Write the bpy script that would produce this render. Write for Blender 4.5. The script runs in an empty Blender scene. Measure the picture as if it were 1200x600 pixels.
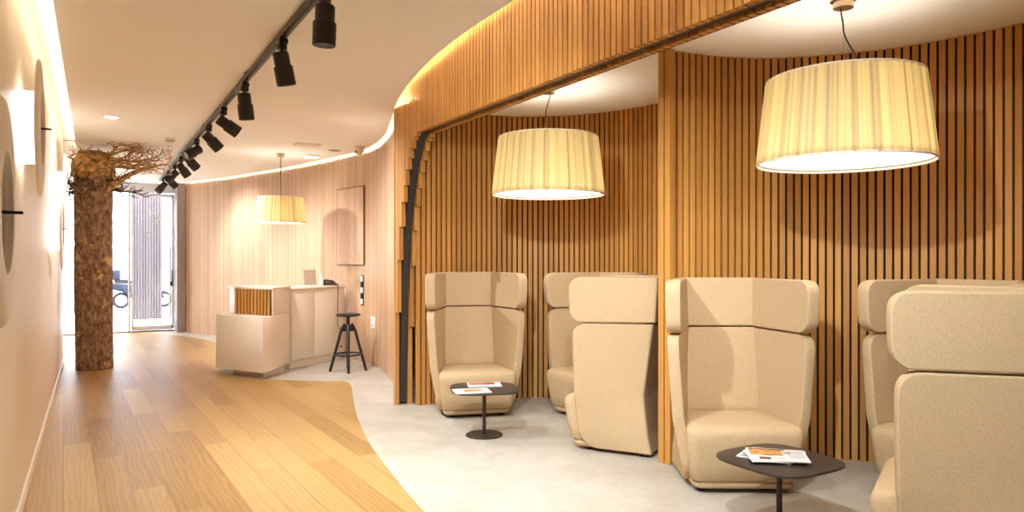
import bpy, bmesh, math, random
from mathutils import Vector, Matrix

S = bpy.context.scene
COL = S.collection
PI = math.pi
rnd = random.Random(7)

# ------------------------------------------------------------------ materials
def new_mat(name):
    m = bpy.data.materials.new(name); m.use_nodes = True
    nt = m.node_tree; nt.nodes.clear()
    out = nt.nodes.new('ShaderNodeOutputMaterial')
    return m, nt, out

def N(nt, kind, **kw):
    n = nt.nodes.new(kind)
    for k, v in kw.items():
        if k.startswith('i_'):
            n.inputs[k[2:].replace('_', ' ')].default_value = v
        else:
            setattr(n, k, v)
    return n

def rgba(c): return (c[0], c[1], c[2], 1.0)

def principled(name, col, rough=0.5, metal=0.0, spec=0.5, noise=None, bump=None, emit=None):
    """noise=(scale, amount, stretch xyz) mottles the colour; bump=(scale, strength)"""
    m, nt, out = new_mat(name)
    p = N(nt, 'ShaderNodeBsdfPrincipled')
    p.inputs['Base Color'].default_value = rgba(col)
    p.inputs['Roughness'].default_value = rough
    p.inputs['Metallic'].default_value = metal
    p.inputs['Specular IOR Level'].default_value = spec
    nt.links.new(p.outputs[0], out.inputs[0])
    tc = N(nt, 'ShaderNodeTexCoord')
    if noise:
        mp = N(nt, 'ShaderNodeMapping'); mp.inputs['Scale'].default_value = noise[2]
        nz = N(nt, 'ShaderNodeTexNoise'); nz.inputs['Scale'].default_value = noise[0]; nz.inputs['Detail'].default_value = 5
        rp = N(nt, 'ShaderNodeValToRGB')
        a = noise[1]
        rp.color_ramp.elements[0].position = 0.3; rp.color_ramp.elements[1].position = 0.7
        rp.color_ramp.elements[0].color = rgba([c * (1 - a) for c in col])
        rp.color_ramp.elements[1].color = rgba([min(1, c * (1 + a)) for c in col])
        nt.links.new(tc.outputs['Object'], mp.inputs[0]); nt.links.new(mp.outputs[0], nz.inputs['Vector'])
        nt.links.new(nz.outputs['Fac'], rp.inputs[0]); nt.links.new(rp.outputs[0], p.inputs['Base Color'])
    if bump:
        nb = N(nt, 'ShaderNodeTexNoise'); nb.inputs['Scale'].default_value = bump[0]; nb.inputs['Detail'].default_value = 3
        b = N(nt, 'ShaderNodeBump'); b.inputs['Strength'].default_value = bump[1]; b.inputs['Distance'].default_value = 0.01
        nt.links.new(tc.outputs['Object'], nb.inputs['Vector'])
        nt.links.new(nb.outputs['Fac'], b.inputs['Height']); nt.links.new(b.outputs[0], p.inputs['Normal'])
    if emit:
        p.inputs['Emission Color'].default_value = rgba(emit[0]); p.inputs['Emission Strength'].default_value = emit[1]
    return m

def emission(name, col, strength):
    m, nt, out = new_mat(name)
    e = N(nt, 'ShaderNodeEmission'); e.inputs[0].default_value = rgba(col); e.inputs[1].default_value = strength
    nt.links.new(e.outputs[0], out.inputs[0])
    return m

def slat_wood(name, dark, light, rough=0.5):
    m, nt, out = new_mat(name)
    p = N(nt, 'ShaderNodeBsdfPrincipled'); p.inputs['Roughness'].default_value = rough
    p.inputs['Specular IOR Level'].default_value = 0.35
    g = N(nt, 'ShaderNodeNewGeometry'); tc = N(nt, 'ShaderNodeTexCoord')
    mp = N(nt, 'ShaderNodeMapping'); mp.inputs['Scale'].default_value = (1, 1, 0.045)
    nz = N(nt, 'ShaderNodeTexNoise'); nz.inputs['Scale'].default_value = 70; nz.inputs['Detail'].default_value = 6
    nt.links.new(tc.outputs['Object'], mp.inputs[0]); nt.links.new(mp.outputs[0], nz.inputs['Vector'])
    ad = N(nt, 'ShaderNodeMath', operation='MULTIPLY_ADD'); ad.inputs[1].default_value = 0.36; ad.inputs[2].default_value = 0.09
    nt.links.new(g.outputs['Random Per Island'], ad.inputs[0])
    a2 = N(nt, 'ShaderNodeMath', operation='MULTIPLY_ADD'); a2.inputs[1].default_value = 0.5
    nt.links.new(nz.outputs['Fac'], a2.inputs[0]); nt.links.new(ad.outputs[0], a2.inputs[2])
    rp = N(nt, 'ShaderNodeValToRGB')
    rp.color_ramp.elements[0].position = 0.15; rp.color_ramp.elements[0].color = rgba(dark)
    rp.color_ramp.elements[1].position = 0.85; rp.color_ramp.elements[1].color = rgba(light)
    nt.links.new(a2.outputs[0], rp.inputs[0]); nt.links.new(rp.outputs[0], p.inputs['Base Color'])
    nt.links.new(p.outputs[0], out.inputs[0])
    return m

def plank_floor(name):
    m, nt, out = new_mat(name)
    p = N(nt, 'ShaderNodeBsdfPrincipled')
    tc = N(nt, 'ShaderNodeTexCoord')
    mp = N(nt, 'ShaderNodeMapping'); mp.inputs['Rotation'].default_value = (0, 0, PI / 2 + math.radians(-1.8))
    br = N(nt, 'ShaderNodeTexBrick')
    br.offset = 0.37; br.offset_frequency = 2; br.squash = 1
    br.inputs['Scale'].default_value = 1
    br.inputs['Mortar Size'].default_value = 0.0026
    br.inputs['Mortar Smooth'].default_value = 0.1
    br.inputs['Brick Width'].default_value = 1.55
    br.inputs['Row Height'].default_value = 0.19
    br.inputs['Color1'].default_value = (0, 0, 0, 1); br.inputs['Color2'].default_value = (1, 1, 1, 1)
    br.inputs['Mortar'].default_value = (0.2, 0.2, 0.2, 1)
    nt.links.new(tc.outputs['Object'], mp.inputs[0]); nt.links.new(mp.outputs[0], br.inputs['Vector'])
    # grain: a wavy band texture stretched along the board, offset per plank
    mg = N(nt, 'ShaderNodeMapping'); mg.inputs['Scale'].default_value = (0.13, 1.0, 1.0)
    nt.links.new(mp.outputs[0], mg.inputs[0])
    of = N(nt, 'ShaderNodeVectorMath', operation='MULTIPLY_ADD')
    of.inputs[1].default_value = (7, 13, 0)
    nt.links.new(br.outputs['Color'], of.inputs[0]); nt.links.new(mg.outputs[0], of.inputs[2])
    nz = N(nt, 'ShaderNodeTexNoise'); nz.inputs['Scale'].default_value = 34; nz.inputs['Detail'].default_value = 8; nz.inputs['Distortion'].default_value = 1.2
    nt.links.new(of.outputs[0], nz.inputs['Vector'])
    wv = N(nt, 'ShaderNodeTexWave', wave_type='BANDS', bands_direction='Y')
    wv.inputs['Scale'].default_value = 9; wv.inputs['Distortion'].default_value = 9; wv.inputs['Detail'].default_value = 3; wv.inputs['Detail Scale'].default_value = 1.2
    nt.links.new(of.outputs[0], wv.inputs['Vector'])
    a = N(nt, 'ShaderNodeMath', operation='MULTIPLY'); a.inputs[1].default_value = 0.5
    nt.links.new(nz.outputs['Fac'], a.inputs[0])
    b = N(nt, 'ShaderNodeMath', operation='MULTIPLY_ADD'); b.inputs[1].default_value = 0.2
    nt.links.new(wv.outputs['Fac'], b.inputs[0]); nt.links.new(a.outputs[0], b.inputs[2])
    c = N(nt, 'ShaderNodeMath', operation='MULTIPLY_ADD'); c.inputs[1].default_value = 0.5
    nt.links.new(br.outputs['Color'], c.inputs[0]); nt.links.new(b.outputs[0], c.inputs[2])
    rp = N(nt, 'ShaderNodeValToRGB')
    e = rp.color_ramp.elements
    e[0].position = 0.15; e[0].color = (0.23, 0.110, 0.028, 1)
    e[1].position = 0.95; e[1].color = (0.48, 0.30, 0.108, 1)
    k = rp.color_ramp.elements.new(0.5); k.color = (0.355, 0.20, 0.062, 1)
    nt.links.new(c.outputs[0], rp.inputs[0])
    mx = N(nt, 'ShaderNodeMix', data_type='RGBA'); mx.inputs[7].default_value = (0.22, 0.11, 0.045, 1)
    mf = N(nt, 'ShaderNodeMath', operation='MULTIPLY'); mf.inputs[1].default_value = 0.75
    nt.links.new(br.outputs['Fac'], mf.inputs[0]); nt.links.new(mf.outputs[0], mx.inputs[0])
    nt.links.new(rp.outputs[0], mx.inputs[6])
    nt.links.new(mx.outputs[2], p.inputs['Base Color'])
    rr = N(nt, 'ShaderNodeMath', operation='MULTIPLY_ADD'); rr.inputs[1].default_value = 0.22; rr.inputs[2].default_value = 0.28
    nt.links.new(nz.outputs['Fac'], rr.inputs[0]); nt.links.new(rr.outputs[0], p.inputs['Roughness'])
    bp = N(nt, 'ShaderNodeBump'); bp.inputs['Strength'].default_value = 0.10; bp.inputs['Distance'].default_value = 0.004
    nt.links.new(b.outputs[0], bp.inputs['Height']); nt.links.new(bp.outputs[0], p.inputs['Normal'])
    nt.links.new(p.outputs[0], out.inputs[0])
    return m

def stone_floor(name):
    m, nt, out = new_mat(name)
    p = N(nt, 'ShaderNodeBsdfPrincipled'); p.inputs['Roughness'].default_value = 0.42
    tc = N(nt, 'ShaderNodeTexCoord')
    n1 = N(nt, 'ShaderNodeTexNoise'); n1.inputs['Scale'].default_value = 2.2; n1.inputs['Detail'].default_value = 9; n1.inputs['Distortion'].default_value = 0.9
    nt.links.new(tc.outputs['Object'], n1.inputs['Vector'])
    rp = N(nt, 'ShaderNodeValToRGB')
    rp.color_ramp.elements[0].position = 0.35; rp.color_ramp.elements[0].color = (0.42, 0.375, 0.31, 1)
    rp.color_ramp.elements[1].position = 0.65; rp.color_ramp.elements[1].color = (0.50, 0.46, 0.40, 1)
    nt.links.new(n1.outputs['Fac'], rp.inputs[0])
    # pale veins
    n2 = N(nt, 'ShaderNodeTexNoise'); n2.inputs['Scale'].default_value = 3.5; n2.inputs['Detail'].default_value = 6; n2.inputs['Distortion'].default_value = 2.0
    nt.links.new(tc.outputs['Object'], n2.inputs['Vector'])
    r2 = N(nt, 'ShaderNodeValToRGB')
    r2.color_ramp.elements[0].position = 0.485; r2.color_ramp.elements[0].color = (0, 0, 0, 1)
    r2.color_ramp.elements[1].position = 0.515; r2.color_ramp.elements[1].color = (0, 0, 0, 1)
    k = r2.color_ramp.elements.new(0.5); k.color = (0.5, 0.5, 0.5, 1)
    nt.links.new(n2.outputs['Fac'], r2.inputs[0])
    mx = N(nt, 'ShaderNodeMix', data_type='RGBA'); mx.inputs[7].default_value = (0.63, 0.585, 0.52, 1)
    nt.links.new(r2.outputs[0], mx.inputs[0]); nt.links.new(rp.outputs[0], mx.inputs[6])
    mp = N(nt, 'ShaderNodeMapping'); mp.inputs['Rotation'].default_value = (0, 0, math.radians(30)); mp.inputs['Location'].default_value = (0.3, 0.2, 0)
    br = N(nt, 'ShaderNodeTexBrick'); br.offset = 0.5
    br.inputs['Scale'].default_value = 1; br.inputs['Mortar Size'].default_value = 0.002
    br.inputs['Brick Width'].default_value = 1.2; br.inputs['Row Height'].default_value = 0.8
    nt.links.new(tc.outputs['Object'], mp.inputs[0]); nt.links.new(mp.outputs[0], br.inputs['Vector'])
    m2 = N(nt, 'ShaderNodeMix', data_type='RGBA'); m2.inputs[7].default_value = (0.53, 0.47, 0.38, 1)
    mf = N(nt, 'ShaderNodeMath', operation='MULTIPLY'); mf.inputs[1].default_value = 0.6
    nt.links.new(br.outputs['Fac'], mf.inputs[0]); nt.links.new(mf.outputs[0], m2.inputs[0])
    nt.links.new(mx.outputs[2], m2.inputs[6]); nt.links.new(m2.outputs[2], p.inputs['Base Color'])
    nt.links.new(p.outputs[0], out.inputs[0])
    return m

def bark_mat(name):
    m, nt, out = new_mat(name)
    p = N(nt, 'ShaderNodeBsdfPrincipled'); p.inputs['Roughness'].default_value = 0.9; p.inputs['Specular IOR Level'].default_value = 0.15
    tc = N(nt, 'ShaderNodeTexCoord')
    mp = N(nt, 'ShaderNodeMapping'); mp.inputs['Scale'].default_value = (1, 1, 0.55)
    nt.links.new(tc.outputs['Object'], mp.inputs[0])
    vo = N(nt, 'ShaderNodeTexVoronoi', feature='F1'); vo.inputs['Scale'].default_value = 24
    nz = N(nt, 'ShaderNodeTexNoise'); nz.inputs['Scale'].default_value = 22; nz.inputs['Detail'].default_value = 7
    nt.links.new(mp.outputs[0], nz.inputs['Vector'])
    vm = N(nt, 'ShaderNodeVectorMath', operation='MULTIPLY_ADD'); vm.inputs[1].default_value = (0.14, 0.14, 0.14)
    nt.links.new(nz.outputs['Color'], vm.inputs[0]); nt.links.new(mp.outputs[0], vm.inputs[2]); nt.links.new(vm.outputs[0], vo.inputs['Vector'])
    ad = N(nt, 'ShaderNodeMath', operation='MULTIPLY_ADD'); ad.inputs[1].default_value = 0.45
    nt.links.new(vo.outputs['Distance'], ad.inputs[0]); nt.links.new(nz.outputs['Fac'], ad.inputs[2])
    rp = N(nt, 'ShaderNodeValToRGB')
    e = rp.color_ramp.elements
    e[0].position = 0.42; e[0].color = (0.11, 0.062, 0.040, 1)
    e[1].position = 1.1; e[1].color = (0.46, 0.31, 0.21, 1)
    k = e.new(0.66); k.color = (0.25, 0.145, 0.090, 1)
    nt.links.new(ad.outputs[0], rp.inputs[0])
    # bare pale patches where the bark came off
    n2 = N(nt, 'ShaderNodeTexNoise'); n2.inputs['Scale'].default_value = 3.9; n2.inputs['Detail'].default_value = 7; n2.inputs['Roughness'].default_value = 0.65
    nt.links.new(tc.outputs['Object'], n2.inputs['Vector'])
    r2 = N(nt, 'ShaderNodeValToRGB'); r2.color_ramp.elements[0].position = 0.605; r2.color_ramp.elements[1].position = 0.625
    nt.links.new(n2.outputs['Fac'], r2.inputs[0])
    mx = N(nt, 'ShaderNodeMix', data_type='RGBA'); mx.inputs[7].default_value = (0.66, 0.44, 0.21, 1)
    nt.links.new(r2.outputs[0], mx.inputs[0]); nt.links.new(rp.outputs[0], mx.inputs[6]); nt.links.new(mx.outputs[2], p.inputs['Base Color'])
    b = N(nt, 'ShaderNodeBump'); b.inputs['Strength'].default_value = 0.9; b.inputs['Distance'].default_value = 0.02
    nt.links.new(ad.outputs[0], b.inputs['Height']); nt.links.new(b.outputs[0], p.inputs['Normal'])
    nt.links.new(p.outputs[0], out.inputs[0])
    return m

def shade_mat(name):
    """pleated ribbon: where folds double the cloth less light comes through"""
    m, nt, out = new_mat(name)
    tc = N(nt, 'ShaderNodeTexCoord')
    xyz = N(nt, 'ShaderNodeVectorMath', operation='MULTIPLY'); xyz.inputs[1].default_value = (1, 1, 0)
    nt.links.new(tc.outputs['Object'], xyz.inputs[0])
    nv = N(nt, 'ShaderNodeVectorMath', operation='NORMALIZE'); nt.links.new(xyz.outputs[0], nv.inputs[0])
    nz = N(nt, 'ShaderNodeTexNoise'); nz.inputs['Scale'].default_value = 13; nz.inputs['Detail'].default_value = 4; nz.inputs['Roughness'].default_value = 0.75
    nt.links.new(nv.outputs[0], nz.inputs['Vector'])
    rp = N(nt, 'ShaderNodeValToRGB')
    rp.color_ramp.elements[0].position = 0.36; rp.color_ramp.elements[0].color = (0.26, 0.18, 0.08, 1)
    rp.color_ramp.elements[1].position = 0.62; rp.color_ramp.elements[1].color = (0.72, 0.52, 0.20, 1)
    nt.links.new(nz.outputs['Fac'], rp.inputs[0])
    d = N(nt, 'ShaderNodeBsdfDiffuse'); d.inputs[0].default_value = (0.50, 0.41, 0.25, 1)
    t = N(nt, 'ShaderNodeBsdfTranslucent'); nt.links.new(rp.outputs[0], t.inputs[0])
    mx = N(nt, 'ShaderNodeMixShader'); mx.inputs[0].default_value = 0.48
    nt.links.new(d.outputs[0], mx.inputs[1]); nt.links.new(t.outputs[0], mx.inputs[2]); nt.links.new(mx.outputs[0], out.inputs[0])
    return m

def pane_mat(name, gloss=0.10, tint=(1, 1, 1)):
    m, nt, out = new_mat(name)
    t = N(nt, 'ShaderNodeBsdfTransparent'); t.inputs[0].default_value = rgba(tint)
    g = N(nt, 'ShaderNodeBsdfGlossy'); g.inputs['Roughness'].default_value = 0.02
    mx = N(nt, 'ShaderNodeMixShader'); mx.inputs[0].default_value = gloss
    nt.links.new(t.outputs[0], mx.inputs[1]); nt.links.new(g.outputs[0], mx.inputs[2]); nt.links.new(mx.outputs[0], out.inputs[0])
    return m

M = {}
M['oak'] = slat_wood('oak_slats', (0.38, 0.160, 0.032), (0.66, 0.325, 0.076))
M['oak_pale'] = slat_wood('pale_oak_slats', (0.44, 0.25, 0.135), (0.66, 0.44, 0.27))
M['backing'] = principled('black_backing', (0.012, 0.009, 0.007), 0.9)
M['backing_oak'] = principled('oak_backing', (0.16, 0.075, 0.03), 0.7)
M['channel'] = principled('dark_channel', (0.035, 0.033, 0.033), 0.45)
M['planks'] = plank_floor('oak_planks')
M['stone'] = stone_floor('pale_stone')
M['plaster'] = principled('warm_white_plaster', (0.90, 0.87, 0.82), 0.75, spec=0.2)
M['wall_paint'] = principled('cream_wall_panel', (0.80, 0.69, 0.53), 0.38, spec=0.4, noise=(3, 0.04, (8, 8, 0.15)))
M['plenum'] = principled('plenum_grey', (0.26, 0.24, 0.21), 0.9, spec=0.1)
M['lip'] = principled('ceiling_lip_white', (0.86, 0.82, 0.75), 0.6, spec=0.2)
M['fabric'] = principled('beige_wool', (0.53, 0.385, 0.225), 0.95, spec=0.12, noise=(180, 0.16, (1, 1, 1)), bump=(420, 0.25))
M['black_metal'] = principled('black_powder_coat', (0.016, 0.014, 0.013), 0.42, spec=0.4)
M['dark_metal'] = principled('dark_bronze_metal', (0.045, 0.034, 0.027), 0.45, metal=0.4)
M['table_top'] = principled('dark_brown_tabletop', (0.04, 0.030, 0.024), 0.38, spec=0.45, noise=(9, 0.2, (1, 4, 1)))
M['rail'] = principled('track_grey_metal', (0.10, 0.085, 0.075), 0.35, metal=0.7)
M['steel'] = principled('brushed_steel', (0.62, 0.58, 0.53), 0.3, metal=1.0)
M['brass'] = principled('warm_nickel', (0.60, 0.46, 0.30), 0.3, metal=1.0)
M['shade'] = shade_mat('pleated_ribbon_shade')
M['trim_cloth'] = principled('shade_hem', (0.85, 0.76, 0.58), 0.8)
M['diffuser'] = emission('lamp_diffuser', (1.0, 0.93, 0.82), 2.2)
M['led'] = emission('led_strip', (1.0, 0.95, 0.82), 125.0)
M['led_soft'] = emission('led_strip_wall_side', (1.0, 0.90, 0.70), 13.0)
M['drum'] = emission('lit_drum', (0.95, 0.97, 1.0), 2.6)
M['lens'] = emission('spot_lens', (1.0, 0.80, 0.56), 9.0)
M['downlight'] = emission('downlight_lens', (1.0, 0.97, 0.92), 2.4)
M['white_disc'] = principled('white_lacquer_disc', (0.80, 0.74, 0.65), 0.4)
M['mirror'] = principled('grey_mirror', (0.62, 0.60, 0.60), 0.12, metal=1.0)
M['desk'] = principled('cream_lacquer', (0.80, 0.715, 0.60), 0.35, spec=0.4)
M['door_backing'] = principled('joint_dark', (0.12, 0.085, 0.06), 0.8)  # dark backing sheet between the slats of the door leaf
M['paper'] = principled('white_paper', (0.80, 0.77, 0.72), 0.55)
M['ink'] = principled('grey_print', (0.42, 0.40, 0.38), 0.6)
M['print_warm'] = principled('warm_print', (0.62, 0.27, 0.07), 0.4, noise=(26, 0.75, (1, 1, 1)))
M['print_red'] = principled('red_print', (0.55, 0.10, 0.05), 0.4, noise=(20, 0.5, (1, 1, 1)))
M['print_brown'] = principled('brown_print', (0.16, 0.07, 0.045), 0.4, noise=(20, 0.5, (1, 1, 1)))
M['print_blue'] = principled('violet_print', (0.30, 0.29, 0.45), 0.4, noise=(20, 0.5, (1, 1, 1)))
M['bark'] = bark_mat('pine_bark')
M['root'] = principled('pale_root_wood', (0.50, 0.31, 0.13), 0.85, spec=0.15, noise=(18, 0.55, (1, 1, 1)), bump=(40, 0.4))
M['root_dark'] = principled('dark_root_wood', (0.12, 0.07, 0.035), 0.9, spec=0.1, noise=(18, 0.4, (1, 1, 1)))
M['white_plastic'] = principled('white_plastic', (0.82, 0.79, 0.74), 0.35)
M['beige_plastic'] = principled('beige_plastic', (0.66, 0.55, 0.43), 0.45)
M['acrylic'] = pane_mat('clear_acrylic', 0.10, (0.95, 0.93, 0.90))
M['glass'] = pane_mat('window_glass', 0.07)
M['white_frame'] = principled('white_frame', (0.70, 0.71, 0.74), 0.4)
M['mauve'] = principled('grey_pillar_paint', (0.30, 0.245, 0.23), 0.5)
M['out_slat'] = slat_wood('weathered_slats', (0.15, 0.125, 0.135), (0.24, 0.205, 0.215))
M['threshold'] = principled('threshold_bronze', (0.22, 0.15, 0.11), 0.4, metal=0.3)
M['pavement'] = principled('pale_pavement', (0.72, 0.72, 0.72), 0.8, noise=(3, 0.05, (1, 1, 1)))
M['road'] = principled('street_asphalt', (0.45, 0.46, 0.48), 0.85, noise=(30, 0.1, (1, 1, 1)))
M['facade'] = principled('white_render', (0.80, 0.80, 0.79), 0.8, noise=(2, 0.03, (1, 1, 1)))
M['facade_glass'] = principled('blue_window', (0.30, 0.42, 0.55), 0.15, spec=0.6)
M['scooter_blue'] = principled('slate_blue_paint', (0.015, 0.02, 0.045), 0.3)
M['rubber'] = principled('tyre_rubber', (0.03, 0.03, 0.035), 0.8)
M['chrome'] = principled('chrome', (0.75, 0.75, 0.78), 0.15, metal=1.0)

# ------------------------------------------------------------------ mesh helpers
class MB:
    def __init__(self): self.v = []; self.f = []; self.mi = []
    def add(self, verts, faces, mat=0):
        o = len(self.v)
        self.v += [tuple(p) for p in verts]
        self.f += [tuple(o + i for i in f) for f in faces]
        self.mi += [mat] * len(faces)
        return self
    def box(self, c, s, rot=0.0, mat=0, mtx=None):
        hx, hy, hz = s[0] / 2, s[1] / 2, s[2] / 2
        vs = [Vector((x, y, z)) for z in (-hz, hz) for y in (-hy, hy) for x in (-hx, hx)]
        r = mtx if mtx is not None else Matrix.Rotation(rot, 3, 'Z')
        vs = [r @ p + Vector(c) for p in vs]
        return self.add(vs, [(0, 2, 3, 1), (4, 5, 7, 6), (0, 1, 5, 4), (2, 6, 7, 3), (0, 4, 6, 2), (1, 3, 7, 5)], mat)
    def prism(self, poly, z0, z1, mat=0):
        """poly counter-clockwise seen from above"""
        n = len(poly)
        vs = [(x, y, z0) for x, y in poly] + [(x, y, z1) for x, y in poly]
        fs = [tuple(range(n - 1, -1, -1)), tuple(range(n, 2 * n))]
        fs += [(i, (i + 1) % n, n + (i + 1) % n, n + i) for i in range(n)]
        return self.add(vs, fs, mat)
    def lathe(self, prof, seg=32, mtx=None, mat=0, cap=True, rfun=None):
        """prof: [(r, z)...] bottom to top around Z"""
        vs = []; fs = []
        for r, z in prof:
            for k in range(seg):
                a = 2 * PI * k / seg
                rr = r * (rfun(a, z) if rfun else 1)
                vs.append(Vector((rr * math.cos(a), rr * math.sin(a), z)))
        for i in range(len(prof) - 1):
            for k in range(seg):
                k2 = (k + 1) % seg
                fs.append((i * seg + k, i * seg + k2, (i + 1) * seg + k2, (i + 1) * seg + k))
        if cap:
            fs.append(tuple(range(seg - 1, -1, -1)))
            fs.append(tuple((len(prof) - 1) * seg + k for k in range(seg)))
        if mtx is not None: vs = [mtx @ p for p in vs]
        return self.add(vs, fs, mat)
    def tube(self, pts, rad, seg=8, mat=0, closed=False):
        pts = [Vector(p) for p in pts]
        n = len(pts)
        rads = rad if isinstance(rad, (list, tuple)) else [rad] * n
        vs = []; fs = []
        t0 = (pts[1] - pts[0]).normalized()
        up = Vector((0, 0, 1)) if abs(t0.z) < 0.9 else Vector((1, 0, 0))
        nrm = (up - t0 * up.dot(t0)).normalized()
        for i in range(n):
            if closed: t = (pts[(i + 1) % n] - pts[i - 1]).normalized()
            else: t = (pts[min(i + 1, n - 1)] - pts[max(i - 1, 0)]).normalized()
            nrm = (nrm - t * nrm.dot(t))
            nrm = nrm.normalized() if nrm.length > 1e-6 else t.orthogonal().normalized()
            b = t.cross(nrm)
            for k in range(seg):
                a = 2 * PI * k / seg
                vs.append(pts[i] + (nrm * math.cos(a) + b * math.sin(a)) * rads[i])
        m = n if closed else n - 1
        for i in range(m):
            j = (i + 1) % n
            for k in range(seg):
                k2 = (k + 1) % seg
                fs.append((i * seg + k, i * seg + k2, j * seg + k2, j * seg + k))
        if not closed:
            fs.append(tuple(range(seg - 1, -1, -1))); fs.append(tuple((n - 1) * seg + k for k in range(seg)))
        return self.add(vs, fs, mat)
    def build(self, name, mats, parent=None, smooth=False, bevel=0.0, bseg=2, sharp=35, loc=None, subsurf=0, solid=None):
        me = bpy.data.meshes.new(name)
        me.from_pydata(self.v, [], self.f)
        if not isinstance(mats, (list, tuple)): mats = [mats]
        for m in mats: me.materials.append(m)
        me.polygons.foreach_set('material_index', self.mi)
        me.update()
        ob = bpy.data.objects.new(name, me); COL.objects.link(ob)
        if parent is not None: ob.parent = parent
        if loc is not None: ob.location = loc
        mods = False
        if solid:
            md = ob.modifiers.new('s', 'SOLIDIFY'); md.thickness = solid; md.offset = -1; md.use_even_offset = True; mods = True
        if bevel:
            md = ob.modifiers.new('b', 'BEVEL'); md.width = bevel; md.segments = bseg; md.limit_method = 'ANGLE'; md.angle_limit = math.radians(40); mods = True
        if subsurf:
            md = ob.modifiers.new('u', 'SUBSURF'); md.levels = subsurf; md.render_levels = subsurf; mods = True
        if mods:
            dg = bpy.context.evaluated_depsgraph_get()
            nm = bpy.data.meshes.new_from_object(ob.evaluated_get(dg))
            ob.modifiers.clear(); ob.data = nm; bpy.data.meshes.remove(me); nm.name = name; me = nm
        if smooth or bevel or subsurf:
            me.polygons.foreach_set('use_smooth', [True] * len(me.polygons))
            if not subsurf: me.set_sharp_from_angle(angle=math.radians(sharp))
        return ob

def tag(o, label=None, cat=None, group=None, kind=None):
    if label: o['label'] = label
    if cat: o['category'] = cat
    if group: o['group'] = group
    if kind: o['kind'] = kind
    return o

def thing(name, label, cat, loc=(0, 0, 0), rz=0.0, group=None):
    o = bpy.data.objects.new(name, None); COL.objects.link(o)
    o.empty_display_size = 0.1
    o.location = loc; o.rotation_euler = (0, 0, rz)
    return tag(o, label, cat, group)

def children_map():
    m = {}
    for o in COL.objects:
        if o.parent: m.setdefault(o.parent.name, []).append(o)
    return m

def copy_tree(o, parent=None, cm=None):
    cm = cm or children_map()
    c = o.copy(); COL.objects.link(c)
    if parent is not None: c.parent = parent
    for ch in cm.get(o.name, []): copy_tree(ch, c, cm)
    return c

def struct(o): return tag(o, kind='structure')

def catmull(pts, per=12):
    P = [Vector((p[0], p[1], 0)) for p in pts]
    P = [P[0] * 2 - P[1]] + P + [P[-1] * 2 - P[-2]]
    out = []
    for i in range(1, len(P) - 2):
        a, b, c, d = P[i - 1], P[i], P[i + 1], P[i + 2]
        for k in range(per):
            t = k / per
            out.append(0.5 * ((2 * b) + (c - a) * t + (2 * a - 5 * b + 4 * c - d) * t * t + (3 * b - a - 3 * c + d) * t ** 3))
    out.append(P[-2])
    return out

def resample(pts, step):
    out = [pts[0].copy()]; acc = 0.0
    for a, b in zip(pts, pts[1:]):
        L = (b - a).length
        if L < 1e-9: continue
        pos = 0.0
        while acc + (L - pos) >= step:
            pos += step - acc; acc = 0.0
            out.append(a.lerp(b, pos / L))
        acc += L - pos
    return out

def slat_wall(mb, pts, z0, z1, side, pitch=0.056, w=0.040, dep=0.03, back=0.02, smats=0, bmat=1, z0fun=None, jitter=None):
    """slats standing along a plan curve; side=+1: room lies left of the direction of travel. The slat fronts lie on the curve."""
    q = resample(pts, pitch)
    n = len(q)
    nv = []
    for i in range(n):
        t = (q[min(i + 1, n - 1)] - q[max(i - 1, 0)]).normalized()
        nv.append(Vector((-t.y, t.x, 0)) * side)
    for i in range(n):
        zz = z0fun(q[i]) if z0fun else z0
        nn = nv[i]
        ang = math.atan2(nn.x, -nn.y)
        c = q[i] - nn * (dep / 2)
        mb.box((c.x, c.y, (zz + z1) / 2), (w, dep, z1 - zz), ang, smats)
    # backing sheet, split where the foot is stepped
    for i in range(n - 1):
        zz = max(z0fun(q[i]), z0fun(q[i + 1])) if z0fun else z0
        a0, b0 = q[i] - nv[i] * dep, q[i + 1] - nv[i + 1] * dep
        a1, b1 = a0 - nv[i] * back, b0 - nv[i + 1] * back
        poly = [a0, b0, b1, a1]
        area = sum(p.x * r.y - r.x * p.y for p, r in zip(poly, poly[1:] + poly[:1]))
        if area < 0: poly.reverse()
        mb.prism([(p.x, p.y) for p in poly], zz, z1, bmat)
    return mb

def ribbon(mb, pts, off0, off1, z0, z1, mat=0):
    """a solid band following a plan curve between two sideways offsets (to the right of travel is +)"""
    n = len(pts); A = []; B = []
    for i in range(n):
        t = (pts[min(i + 1, n - 1)] - pts[max(i - 1, 0)]).normalized()
        r = Vector((t.y, -t.x, 0))
        A.append(pts[i] + r * off0); B.append(pts[i] + r * off1)
    vs = []
    for p in A: vs += [(p.x, p.y, z0), (p.x, p.y, z1)]
    o = 2 * n
    for p in B: vs += [(p.x, p.y, z0), (p.x, p.y, z1)]
    fs = []
    for i in range(n - 1):
        a, b = 2 * i, 2 * i + 2
        fs += [(a, a + 1, b + 1, b), (o + a, o + b, o + b + 1, o + a + 1), (a + 1, o + a + 1, o + b + 1, b + 1), (a, b, o + b, o + a)]
    e = 2 * n - 2
    fs += [(0, o, o + 1, 1), (e, e + 1, o + e + 1, o + e)]
    mb.add(vs, fs, mat)
    return mb

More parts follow.
